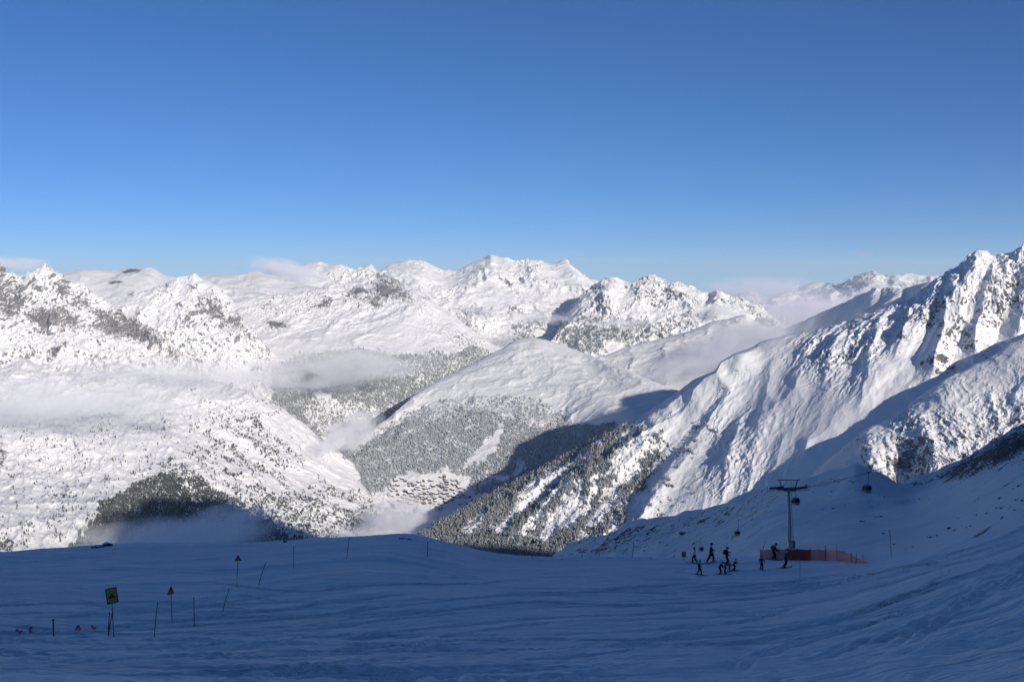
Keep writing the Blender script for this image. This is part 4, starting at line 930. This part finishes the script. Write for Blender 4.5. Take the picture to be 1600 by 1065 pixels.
def pylon(base, hgt, scale, yaw, label, full=True, lean=0.0):
    o = empty('lift_pylon', base, yaw); hh = hgt
    bm = bmesh.new(); add_tube(bm, [(0, 0, -2), (-.28 * lean, 0, hh * .5), (-.5 * lean, 0, hh)], [.34 * scale, .28 * scale, .22 * scale], 16); bm_obj('mast', bm, M_STEEL, o, True)
    bm = bmesh.new(); add_tube(bm, [(.30 * scale, -.30 * scale, .2), (.05 - .5 * lean, -.26 * scale, hh)], .035, 6); add_tube(bm, [(.62 * scale, -.30 * scale, .2), (.33 - .5 * lean, -.26 * scale, hh)], .035, 6)
    for k in range(int(hh / .35)):
        t = k * .35 / hh; add_tube(bm, [(.30 * scale - .25 * t - .5 * lean * t * .9, -.30 * scale, k * .35 + .2), (.62 * scale - .29 * t - .5 * lean * t * .9, -.30 * scale, k * .35 + .2)], .018, 5)
    bm_obj('ladder', bm, M_STEELD, o)
    bm = bmesh.new(); add_box(bm, (0, 0, .55), (.85 * scale, .85 * scale, 1.9), bev=.06); bm_obj('plinth', bm, M_STEEL, o)
    if full:
        bm = bmesh.new(); add_box(bm, (.62, -.1, 1.05), (.42, .5, 1.3), bev=.04); add_box(bm, (.66, -.36, 1.2), (.25, .04, .5)); bm_obj('control_box', bm, M_STEELD, o)
    a = 2.55 * scale; cx = -.5 * lean
    bm = bmesh.new(); add_box(bm, (cx, 0, hh), (2 * a * .82, .36 * scale, .34 * scale), bev=.04); add_box(bm, (cx, 0, hh - .3 * scale), (a * .7, .3 * scale, .3 * scale), bev=.04); bm_obj('crossarm', bm, M_STEELD, o)
    bm = bmesh.new()                                                   # service frame above the arm
    add_box(bm, (cx, 0, hh + 1.55 * scale), (3.9 * scale, .14 * scale, .14 * scale)); 
    for sx in (-1, 1):
        add_tube(bm, [(cx + sx * 1.15 * scale, 0, hh), (cx + sx * 1.6 * scale, 0, hh + 1.55 * scale)], .09 * scale, 6); add_tube(bm, [(cx + sx * 1.95 * scale, 0, hh + 1.55 * scale), (cx + sx * 1.95 * scale, 0, hh + 1.75 * scale)], .05 * scale, 6)
        add_tube(bm, [(cx + sx * .2 * scale, 0, hh + 1.5 * scale), (cx + sx * 1.15 * scale, 0, hh + .1)], .03 * scale, 6)
    bm_obj('service_frame', bm, M_STEELD, o)
    for sx in (-1, 1):                                                 # wheel train on each side with its walkway
        bm = bmesh.new(); rot = Euler((R(12), R(0), 0)); c = Vector((cx + sx * a * .82, 0, hh + .02)); dirv = Vector((.95, -1.0, .30 if full else .2)).normalized()
        ang = dirv.to_track_quat('X', 'Z').to_euler(); add_box(bm, c, (3.0 * scale, .10 * scale, .22 * scale), ang); st = bm_obj('wheel_train', bm, M_STEELD, o)
        for k in range(6):
            bm = bmesh.new(); r = bmesh.ops.create_cone(bm, cap_ends=True, segments=14, radius1=.23 * scale, radius2=.23 * scale, depth=.12 * scale)
            p_ = c + dirv * ((k - 2.5) * .5 * scale) + Vector((0, 0, .12 * scale)); bmesh.ops.transform(bm, matrix=Matrix.Translation(p_) @ (Matrix.Rotation(ang.z, 4, 'Z') @ Matrix.Rotation(R(90), 4, 'X')), verts=r['verts']); bm_obj('wheel', bm, M_DARK, st)
        bm = bmesh.new(); add_box(bm, c + Vector((sx * .28 * scale, 0, -.38 * scale)), (3.1 * scale, .5 * scale, .06 * scale), ang)
        for s2 in (-1, 1): add_box(bm, c + Vector((sx * .4 * scale, 0, .1 * scale)) + dirv * s2 * 1.45 * scale, (.05, .05, .9 * scale))
        bm_obj('walkway', bm, M_STEELD, o)
    tag(o, label, 'lift pylon'); return o
pb = spot(1235, 861); Yp = 186.0
b0 = W3(1234.5, 859, Yp); pylon(b0, (W3(1230, 763, Yp) - b0).z, 1.0, 0, 'tall steel lift pylon with a crossarm and service frame rising behind the orange fence', True, .9)
for x, y, lb in ((909.5, 862, 'tiny far lift pylon below the lip of the run, left one of the pair'), (936, 859, 'tiny far lift pylon below the lip of the run, right one of the pair')):
    Y_ = 830 if x > 920 else 900; t = W3(x, y, Y_); p = seen(x, 876, 4, 500); b = Vector((t.x, t.y, t.z - 11)); pylon(b, 11, 1.0, 0, lb, False)
def cabin(rx, ry, Y, cx, cy, wpx, yaw, label):
    """rope pixel, cabin centre pixel, width"""
    g = W3(rx, ry, Y); c = W3(cx, cy, Y); k_ = Y / F_PX; w = wpx * k_; h = w * 1.0; o = empty('gondola_cabin', g, yaw); inv = Matrix.Rotation(-yaw, 3, 'Z'); d = inv @ (c - g)
    bm = bmesh.new(); add_tube(bm, [(0, 0, .08), (0, 0, -.35 * abs(d.z) * .6), (d.x * .3 + .16, 0, d.z * .45), (d.x, 0, d.z + h * .46)], .05, 6); add_tube(bm, [(d.x - .3, 0, d.z + h * .5), (d.x + .3, 0, d.z + h * .5)], .04, 6); bm_obj('hanger', bm, M_STEELD, o)
    bm = bmesh.new(); add_box(bm, (0, 0, .02), (.55, .14, .22), bev=.03); bm_obj('grip', bm, M_STEELD, o)
    # shell: stacked rounded sections
    secs = [(-.50, .70), (-.44, .84), (-.12, .98), (.10, 1.0), (.38, .88), (.47, .70), (.50, .4)]; bm = bmesh.new(); rings = []
    def ring(z, s_, grow=0.0):
        r_ = []
        for k in range(20):
            t = 2 * math.pi * k / 20; cc, ss = math.cos(t), math.sin(t); e = .45
            r_.append((d.x + math.copysign(abs(cc) ** e, cc) * w * .5 * s_ + math.copysign(grow, cc) * (abs(cc) > .5), d.y + math.copysign(abs(ss) ** e, ss) * w * .42 * s_ + math.copysign(grow, ss) * (abs(ss) > .5), d.z + z * h))
        return r_
    for z, s_ in secs: rings.append([bm.verts.new(p) for p in ring(z, s_)])
    for a, b in zip(rings, rings[1:]):
        for k in range(20): bm.faces.new((a[k], a[(k+1) % 20], b[(k+1) % 20], b[k]))
    bm.faces.new(rings[0][::-1]); bm.faces.new(rings[-1]); sh = bm_obj('shell', bm, M_CAB, o, True)
    for k0, nm in ((3, 'window'), (8, 'window'), (13, 'window'), (18, 'window')):      # four dark panes standing just proud of the shell
        bm = bmesh.new(); lo = ring(-.14, .975, .012); mi_ = ring(.10, 1.0, .012); hi = ring(.36, .895, .012); rows = []
        for rr_ in (lo, mi_, hi): rows.append([bm.verts.new(Vector(rr_[(k0 + j) % 20])) for j in range(5)])
        for a, b in zip(rows, rows[1:]):
            for j in range(4): bm.faces.new((a[j], a[j+1], b[j+1], b[j]))
        bmesh.ops.solidify(bm, geom=bm.faces[:], thickness=-.01); bm_obj(nm, bm, M_GLASS, o)
    bm = bmesh.new(); add_box(bm, (d.x, d.y - w * .47, d.z - h * .30), (w * .5, .12, h * .12)); add_tube(bm, [(d.x - w * .7, d.y - w * .3, d.z - h * .42), (d.x + w * .45, d.y - w * .3, d.z - h * .54)], .03, 6)
    add_tube(bm, [(d.x - w * .62, d.y - .1, d.z + h * .12), (d.x - w * .62, d.y - .1, d.z - h * .4)], .04, 6); add_box(bm, (d.x - w * .56, d.y - .1, d.z - h * .1), (.12, .25, .35)); bm_obj('ski_rack', bm, M_STEELD, o)
    tag(o, label, 'gondola', 'gondola cabins on the lift'); return o
cabin(1357, 738, 172, 1354.5, 762.5, 13.5, .15, 'gondola cabin on the right, seen against the pointed top of the shaded hill')
cabin(1242, 766, 186, 1243.5, 782, 11.5, .15, 'gondola cabin hanging just right of the tall pylon')
cabin(1154, 812.5, 325, 1152, 832, 8.0, .15, 'small gondola cabin lower down the rope, above the standing skier with outstretched arm')
cabin(1094.3, 841.5, 430, 1096, 857, 6.8, .15, 'small gondola cabin right behind the skier in white')
cabin(1054, 859.5, 540, 1053.5, 870.5, 4.6, .15, 'smallest gondola cabin, lowest on the rope at the lip of the run')
# ================================================================== skiers
def cloth(name, col): return flat_mat(name, col, .85, 0, .18, 6, .2)
MC = dict(black=cloth('black_cloth', (.012, .012, .014)), white=cloth('white_jacket', (.85, .87, .9)), grey=cloth('grey_suit', (.16, .17, .15)), blue=cloth('blue_jacket', (.03, .07, .22)),
          brown=cloth('brown_jacket', (.10, .045, .02)), orange=cloth('orange_pack', (.35, .09, .02)), navy=cloth('navy_cloth', (.018, .022, .045)), skin=flat_mat('skin', (.45, .28, .2), .6), boot=flat_mat('ski_boot', (.03, .03, .035), .35),
          glove=cloth('glove', (.01, .01, .012)), helm=flat_mat('helmet', (.02, .022, .03), .3), gog=flat_mat('goggle_lens', (.02, .02, .02), .08), ski=flat_mat('ski_top', (.06, .055, .05), .35), teal=cloth('teal_cloth', (.03, .10, .12)))
def two_bone(a, b, l1, l2, hint):
    d = b - a; L = min(d.length, (l1 + l2) * .999); u = d.normalized(); x = (l1*l1 - l2*l2 + L*L) / (2*L); hgt = math.sqrt(max(l1*l1 - x*x, 1e-6))
    hv = (hint - u * hint.dot(u)).normalized(); return a + u * x + hv * hgt, a + u * L
def person(p, yaw, H, pose, cols, label, pack=None, poles=0, helmet='helm', ski_yaw=None):
    """figure facing +x before turning by yaw. pose: lean (degrees), hip (height factor), feet ((x, y), (x, y)), hands ((x, y, z), (x, y, z)) from the shoulders, head (nod)"""
    o = empty('person', p, yaw); s = H / 1.78; V = Vector
    lean = R(pose.get('lean', 8)); hipz = .93 * pose.get('hip', .97) * s + .05
    pel = V((pose.get('hx', 0) * s, 0, hipz)); up = V((math.sin(lean), 0, math.cos(lean))); ch = pel + up * .34 * s; nk = pel + up * .52 * s
    hd = nk + V((math.sin(lean * .6 + R(pose.get('nod', 5))), 0, math.cos(lean * .6 + R(pose.get('nod', 5))))) * .12 * s; ht = hd + (hd - nk).normalized() * .13 * s
    J = []; E = []; Rr = []; Z = []
    def j(v, r, z, par=None):
        J.append(v); Rr.append(r if isinstance(r, tuple) else (r, r)); Z.append(z)
        if par is not None: E.append((par, len(J) - 1))
        return len(J) - 1
    ip = j(pel, (.19*s, .165*s), 'legs'); iw = j(pel.lerp(ch, .4), (.20*s, .175*s), 'top', ip); ic = j(ch, (.225*s, .18*s), 'top', iw); ink = j(nk, .062*s, 'skin', ic); ih = j(hd, .085*s, 'skin', ink); j(ht, .082*s, 'skin', ih)
    feet = pose.get('feet', ((.12, .13), (-.12, -.13)))
    for sd, (fx, fy) in zip((1, -1), feet):
        h_ = pel + V((0, .095*s*sd, -.04*s)); a_ = V((fx*s, fy*s, .11*s)); kn, an = two_bone(h_, a_, .43*s, .43*s, V((1, 0, .1)))
        a = j(h_, .13*s, 'legs', ip); b = j(kn, .10*s, 'legs', a); c = j(an + V((0, 0, .09*s)), .085*s, 'legs', b); d = j(an, .058*s, 'boot', c); j(an + V((.17*s, 0, -.05*s)), .045*s, 'boot', d)
    hands = pose.get('hands', ((.28, .1, -.42), (.28, -.1, -.42))); HP = []
    for sd, hv in zip((1, -1), hands):
        sh = nk - up * .07*s + V((0, .185*s*sd, 0)); wr = sh + V(hv) * s; el, wr = two_bone(sh, wr, .28*s, .25*s, V((-.7, .35*sd, -.5)))
        a = j(sh, .10*s, 'top', ic); b = j(el, .078*s, 'top', a); c = j(wr, .048*s, 'top', b); fd = (wr - el).normalized(); side = fd.cross(V((0, 0, 1))).normalized(); 
        pm = j(wr + fd * .055*s, (.034*s, .034*s), 'glove', c); HP.append(wr + fd * .08*s)
        for q, fl in zip((-1.5, -.5, .5, 1.5), (.055, .068, .064, .05)):      # four fingers curled down, of unequal length
            k1 = wr + fd * .10*s + side * q * .021*s; f1 = j(k1, .0125*s, 'glove', pm); f2 = j(k1 + (fd * .6 + V((0, 0, -.8))).normalized() * fl*s*.6, .011*s, 'glove', f1); j(J[f2] + (V((0, 0, -1)) - fd * .5).normalized() * fl*s*.5, .0095*s, 'glove', f2)
        th = wr + fd * .035*s + side * .035*s; t1 = j(th, .013*s, 'glove', pm); j(th + (fd + side * .6 + V((0, 0, -.5))).normalized() * .045*s, .011*s, 'glove', t1)
    me = bpy.data.meshes.new('body'); me.from_pydata([tuple(v) for v in J], E, []); t = bpy.data.objects.new('body', me); C.objects.link(t)
    md = t.modifiers.new('s', 'SKIN'); md.branch_smoothing = .6; sv = me.skin_vertices[0].data
    for i, r in enumerate(Rr): sv[i].radius = r; sv[i].use_root = (i == 0)
    sb = t.modifiers.new('u', 'SUBSURF'); sb.levels = 1; sb.render_levels = 1
    dg = bpy.context.evaluated_depsgraph_get(); m2 = bpy.data.meshes.new_from_object(t.evaluated_get(dg)); bpy.data.objects.remove(t)
    zones = ['legs', 'top', 'skin', 'boot', 'glove']
    for z in zones: m2.materials.append(MC[cols.get(z, {'skin': 'skin', 'boot': 'boot', 'glove': 'glove'}.get(z, 'black'))])
    JN = np.array([tuple(v) for v in J]); EN = np.array(E); fc = np.array([tuple(f.center) for f in m2.polygons]); A = JN[EN[:, 0]]; B = JN[EN[:, 1]]; AB = B - A
    tt = np.clip(((fc[:, None] - A) * AB).sum(-1) / ((AB**2).sum(-1) + 1e-9), 0, 1); dd = np.linalg.norm(fc[:, None] - (A + tt[..., None] * AB), axis=-1); b_ = dd.argmin(1); tb = tt[np.arange(len(fc)), b_]
    m2.polygons.foreach_set('material_index', [zones.index(Z[EN[e, 1]] if q > .35 or Z[EN[e, 0]] in ('skin',) else Z[EN[e, 0]]) for e, q in zip(b_, tb)]); m2.polygons.foreach_set('use_smooth', [True] * len(m2.polygons))
    m2.name = 'body'; link(bpy.data.objects.new('body', m2), o)
    # head wear and face
    fw = (V((1, 0, -.15 - math.sin(R(pose.get('nod', 5)))))).normalized(); cen = hd.lerp(ht, .62)
    bm = bmesh.new(); bmesh.ops.create_uvsphere(bm, u_segments=16, v_segments=10, radius=.125*s); bmesh.ops.scale(bm, vec=(1.08, .92, 1.0), verts=bm.verts); bmesh.ops.delete(bm, geom=[v for v in bm.verts if v.co.z < -.04*s and v.co.x > -.02*s or v.co.z < -.09*s], context='VERTS'); bmesh.ops.solidify(bm, geom=bm.faces[:], thickness=.012*s); bmesh.ops.translate(bm, vec=cen + V((-.01*s, 0, .02*s)), verts=bm.verts); bm_obj('helmet', bm, MC[helmet], o, True)
    bm = bmesh.new(); add_tube(bm, [cen + V((.07*s, -.085*s, -.01*s)), cen + V((.115*s, -.04*s, -.01*s)), cen + V((.12*s, 0, -.01*s)), cen + V((.115*s, .04*s, -.01*s)), cen + V((.07*s, .085*s, -.01*s))], .03*s, 8); bm_obj('goggles', bm, MC['gog'], o, True)
    bm = bmesh.new(); add_tube(bm, [cen + V((.09*s, 0, -.05*s)), cen + V((.125*s, 0, -.075*s)), cen + V((.09*s, 0, -.09*s))], [.012*s, .018*s, .01*s], 6); add_tube(bm, [cen + V((.098*s, -.025*s, -.105*s)), cen + V((.103*s, 0, -.105*s)), cen + V((.098*s, .025*s, -.105*s))], .007*s, 5); bm_obj('nose_and_mouth', bm, MC['skin'], o, True)
    if pack:
        bm = bmesh.new(); c = ch - V((math.cos(lean), 0, -math.sin(lean))) * .20*s - up * .02*s; add_box(bm, c, (.20*s, .30*s, .46*s), Euler((0, lean, 0)), bev=.06*s); add_box(bm, c - V((math.cos(lean), 0, -math.sin(lean))) * .11*s - up*.06*s, (.08*s, .22*s, .24*s), Euler((0, lean, 0)), bev=.03*s)
        for sd in (1, -1): add_tube(bm, [c + up*.2*s + V((0, .1*sd*s, 0)), nk + V((.04*s, .11*sd*s, .01*s)), ch + V((.15*s, .12*sd*s, -.02*s)), c - up*.18*s + V((.05*s, .13*sd*s, 0))], .018*s, 6)
        bm_obj('backpack', bm, MC[pack], o, False)
    for sd, (fx, fy) in zip((1, -1), feet):
        bm = bmesh.new(); n = 10; L0, L1 = -.75*s, .85*s; prev = None; zz = pose.get('skiz', 0)
        for i in range(n + 1):
            t = i / n; x = L0 + (L1 - L0) * t; z = .035 + (max(0, t - .86) / .14) ** 2 * .12*s; w = (.042 + .012 * abs(2*t - 1)) * s * (1 if t < .95 else .55)
            r_ = [bm.verts.new((fx*s + x, fy*s + a * w, z + b)) for a, b in ((-1, 0), (1, 0), (1, .018), (-1, .018))]
            if prev:
                for k in range(4): bm.faces.new((prev[k], r_[k], r_[(k+1) % 4], prev[(k+1) % 4]))
            else: bm.faces.new(r_[::-1])
            prev = r_
        bm.faces.new(prev); bmesh.ops.recalc_face_normals(bm, faces=bm.faces[:])
        add_box(bm, (fx*s + .17*s, fy*s, .075), (.09*s, .07*s, .06*s)); add_box(bm, (fx*s - .12*s, fy*s, .085), (.10*s, .07*s, .08*s))
        bm_obj('ski', bm, MC['ski'], o)
    tag(o, label, 'person', 'skiers at the lip of the run')
    Mw = Matrix.Translation(p) @ Matrix.Rotation(yaw, 4, 'Z')
    for k in range(poles):
        hp = HP[k]; tip = V((hp.x - .25*s + k*.5*s, hp.y * 1.5, .02)); a, b = Mw @ (hp + V((0, 0, .06*s))), Mw @ tip
        po = empty('ski_pole', a); bm = bmesh.new(); add_tube(bm, [V((0, 0, 0)), b - a], [.010, .007], 6); bm_obj('shaft', bm, MC['ski'], po)
        bm = bmesh.new(); add_tube(bm, [V((0, 0, .02)), (b - a).normalized() * .12], .018, 6); bm_obj('grip', bm, MC['glove'], po); bm = bmesh.new(); q = (b - a) * .93; add_tube(bm, [q, q + (b - a).normalized() * .012], .045, 10); bm_obj('basket', bm, MC['glove'], po)
        tag(po, ('ski pole in the %s hand of the ' % ('left', 'right')[k]) + label.split(',')[0].replace('adult ', '').replace(' and dark trousers', ''), 'ski pole', 'ski poles held by the skiers')
    return o
def foot(x, y):
    p = spot(x, y - 1); return p if (p is not None and p.y < 150) else W3(x, y, 98)
def pH(p, pxh): return pxh * p.y / F_PX
def put(x, y, pxh, yaw, pose, cols, label, **k):
    p = foot(x, y); person(p, yaw, pH(p, pxh) * 1.0, pose, cols, label, **k)
put(1085.5, 881, 26.5, 2.6, dict(lean=4, feet=((.16, .14), (-.22, -.14)), hands=((.30, .05, -.25), (.26, -.05, -.30)), hip=.94), dict(top='white', legs='black'), 'skier in a white jacket and dark trousers, leftmost of the group', poles=1)
put(1110, 880, 33, .25, dict(lean=6, feet=((.34, .10), (-.40, -.12)), hands=((.34, .02, -.34), (.05, -.06, -.48)), hip=.92, hx=.02, nod=4), dict(top='black', legs='black'), 'tall skier in black, striding to the right behind the others', poles=2)
put(1092.5, 899, 24, -.5, dict(lean=6, feet=((.24, .12), (-.20, -.12)), hands=((.05, .12, -.42), (.05, -.12, -.42)), hip=.95), dict(top='black', legs='black'), 'slim child skier in dark clothes, nearest at the left of the group')
put(1135, 884, 29.5, .15, dict(lean=5, feet=((.10, .10), (-.08, -.10)), hands=((.40, .04, -.22), (.18, -.06, -.40)), hip=.98), dict(top='black', legs='black'), 'skier in black with a dark backpack, one hand held out to the right', pack='navy', poles=1)
put(1125, 898, 23.5, .3, dict(lean=42, feet=((.10, .12), (-.10, -.12)), hands=((.22, .04, -.40), (.20, -.04, -.42)), hip=.88, hx=-.12, nod=18), dict(top='navy', legs='black'), 'child skier bending forward towards a companion, front of the group')
put(1134, 898, 19.5, 2.9, dict(lean=14, feet=((.08, .12), (-.06, -.12)), hands=((.20, .10, -.30), (.20, -.10, -.32)), hip=.90), dict(top='black', legs='black'), 'small child skier all in black, between the bending child and the one in pale grey')
put(1140.5, 894, 19, -2.6, dict(lean=16, feet=((.10, .12), (-.08, -.12)), hands=((.24, .08, -.22), (.24, -.08, -.24)), hip=.92), dict(top='grey', legs='grey'), 'small child skier in a pale grey suit, tucked behind the black one')
put(1146.5, 892, 20.5, -.2, dict(lean=30, feet=((.12, .12), (-.12, -.12)), hands=((.42, .05, -.12), (.36, -.05, -.20)), hip=.86, hx=-.06), dict(top='navy', legs='black'), 'child skier leaning right with arms reaching forward, rightmost of the group', helmet='blue' if False else 'helm')
put(1190, 891, 22.5, -1.4, dict(lean=2, feet=((.02, .13), (-.02, -.13)), hands=((.08, .16, -.40), (.08, -.16, -.40)), hip=.98), dict(top='blue', legs='black'), 'child skier in a blue jacket standing alone in front of the fence', helmet='helm')
put(1209, 875.5, 29, -.3, dict(lean=26, feet=((.10, .12), (-.14, -.12)), hands=((.34, .05, -.34), (.30, -.08, -.36)), hip=.92, hx=-.10, nod=10), dict(top='brown', legs='black'), 'skier with an orange backpack, stooping forward right in front of the fence', pack='orange', poles=2)
put(1224.5, 888, 32, .25, dict(lean=16, feet=((.05, .10), (-.05, -.10)), hands=((.30, .10, -.12), (.28, -.10, -.16)), hip=.93, hx=.18), dict(top='teal', legs='black'), 'adult skier in a dark teal jacket, leaning right, rightmost person by the fence', poles=1)
# ================================================================== air: haze over everything, mist and small clouds
def haze():
    m = bpy.data.materials.new('haze'); m.use_nodes = True; nt = m.node_tree; nt.nodes.clear()
    out = nt.nodes.new('ShaderNodeOutputMaterial'); pv = nt.nodes.new('ShaderNodeVolumePrincipled')
    pv.inputs['Color'].default_value = (.84, .92, .95, 1); pv.inputs['Density'].default_value = 1.5e-5; pv.inputs['Anisotropy'].default_value = 0
    nt.links.new(pv.outputs[0], out.inputs['Volume'])
    bm = bmesh.new(); bmesh.ops.create_cube(bm, size=1)
    lo = np.array([-60000, -8000, -3000.]); hi = np.array([60000, 64000, 1350.])
    for v in bm.verts: v.co = Vector((lo + hi) / 2) + Vector([v.co[i] * (hi - lo)[i] for i in range(3)])
    me = bpy.data.meshes.new('haze'); bm.to_mesh(me); me.materials.append(m)
    tag(link(bpy.data.objects.new('haze', me)), kind='stuff', label='thin blue haze filling the air over the whole valley')
haze()
def mist_mat(i, dens, scale, thr, col):
    m = bpy.data.materials.new('mist'); m.use_nodes = True; nt = m.node_tree; nt.nodes.clear()
    out = nt.nodes.new('ShaderNodeOutputMaterial'); pv = nt.nodes.new('ShaderNodeVolumePrincipled')
    pv.inputs['Color'].default_value = (*col, 1); pv.inputs['Anisotropy'].default_value = -.2
    tc = nt.nodes.new('ShaderNodeTexCoord'); ln = nt.nodes.new('ShaderNodeVectorMath'); ln.operation = 'LENGTH'
    nt.links.new(tc.outputs['Object'], ln.inputs[0])
    mp = nt.nodes.new('ShaderNodeMapping'); mp.inputs['Location'].default_value = (i * 3.7, i * 1.3, i * 5.1); mp.inputs['Scale'].default_value = (scale, scale * .6, scale * .7)
    nt.links.new(tc.outputs['Object'], mp.inputs['Vector'])
    nz = noise_tex(nt, mp.outputs[0], 1.0, 5, .68, .5)
    fall = mth(nt, 'SUBTRACT', 1.0, ln.outputs['Value'], clamp=True)
    fall = mth(nt, 'POWER', fall, .8)
    d = mth(nt, 'ADD', fall, mth(nt, 'MULTIPLY', mth(nt, 'SUBTRACT', nz, .5), 4.2))
    d = mth(nt, 'SUBTRACT', d, thr, clamp=True)
    d = mth(nt, 'MULTIPLY', mth(nt, 'MULTIPLY', d, fall), dens * 2.4)
    nt.links.new(d, pv.inputs['Density']); nt.links.new(pv.outputs[0], out.inputs['Volume'])
    return m
_mi = [0]
def mist(x, y, Y, rx, ry, dep, tau, label, cat='mist', name='mist', tilt=0, scale=2.6, thr=.15, col=(.97, .97, 1)):
    """rx, ry: half size in pixels at distance Y; dep: half depth in metres; tau: how thick it looks at its middle"""
    _mi[0] += 1
    k = Y / F_PX
    bm = bmesh.new(); bmesh.ops.create_icosphere(bm, subdivisions=3, radius=1)
    me = bpy.data.meshes.new(name); bm.to_mesh(me); me.materials.append(mist_mat(_mi[0], tau / (2 * dep) * 1.8, scale, thr, col))
    o = link(bpy.data.objects.new(name, me)); o.location = at(x, y, Y).tolist(); o.scale = (rx * k, dep, ry * k); o.rotation_euler = (0, R(tilt), 0)
    tag(o, label, cat, kind='stuff')
mist(545, 572, 6700, 175, 46, 500, 2.0, 'grey blue mist bank lying across the wooded mountainside in the middle distance', tilt=-3)
mist(400, 590, 5900, 150, 36, 400, 1.4, 'pale mist drifting over the shoulder left of the middle valley')
mist(270, 585, 5200, 210, 30, 500, 1.3, 'grey mist band over the upper benches below the left crags', tilt=6)
mist(110, 632, 4500, 300, 46, 500, 1.5, 'soft veil of mist across the left snow benches')
mist(60, 600, 5000, 190, 22, 400, .6, 'thin mist streak above the left snow benches')
mist(270, 842, 3050, 190, 36, 260, 2.2, 'dense grey mist filling the valley below the dark wooded knoll', thr=.0)
mist(360, 815, 3400, 90, 34, 260, 2.0, 'puffs of grey mist right of the dark wooded knoll', thr=.05)
mist(548, 676, 5550, 62, 34, 260, 2.6, 'small round cloud in the narrow valley mouth', cat='cloud', name='cloud', thr=.0, tilt=-25)
mist(505, 700, 5300, 40, 20, 200, 1.2, 'thin mist under the small round cloud in the valley mouth', tilt=-20)
mist(615, 815, 4450, 75, 42, 260, 2.2, 'grey mist over the village end of the valley', tilt=-15, thr=.05)
mist(590, 842, 4200, 150, 18, 200, 1.6, 'low mist just above the near snow brow', thr=.05)
mist(1165, 538, 7600, 150, 48, 700, 2.4, 'large grey cloud tucked behind the big right ridge', cat='cloud', name='cloud', tilt=-24, thr=.0)
mist(1060, 570, 7400, 110, 26, 500, 1.0, 'thin end of the grey cloud on the snowy pass', tilt=-22)
mist(452, 426, 10800, 75, 22, 500, 2.6, 'lavender cloud wrapped over the horizon peaks on the left', cat='cloud', name='cloud', tilt=14, thr=.0, col=(.95, .94, 1))
mist(15, 412, 8200, 70, 14, 400, 1.0, 'faint pink cloud at the left edge above the crags', cat='cloud', name='cloud', thr=.0, col=(1, .95, .97))
mist(1350, 398, 15000, 26, 6, 300, .35, 'tiny dark wisp of cloud in the sky above the right ridge', cat='cloud', name='cloud', tilt=12, thr=.1, col=(.7, .72, .8))
mist(1265, 488, 15000, 170, 38, 1500, 2.2, 'bank of lilac haze cloud under the farthest peaks', cat='cloud', name='cloud', thr=.0, tilt=-5, col=(.93, .9, 1))
mist(1190, 452, 17000, 130, 24, 1500, 1.1, 'thin lilac haze above the end of the craggy range', thr=.0, col=(.93, .9, 1))
mist(845, 497, 10400, 75, 13, 400, 1.1, 'thin cloud streak low on the broad horizon summit')
mist(970, 505, 10000, 80, 13, 400, .8, 'mist strip at the foot of the craggy range')
mist(1130, 485, 10600, 70, 17, 500, 1.2, 'cloud shred hugging the right end of the craggy range')
mist(775, 470, 11200, 60, 22, 400, .9, 'faint mist in the hollow below the broad horizon summit')
mist(955, 648, 5350, 45, 12, 160, 1.3, 'small puff of mist in the shaded side valley', tilt=-10, thr=.05)
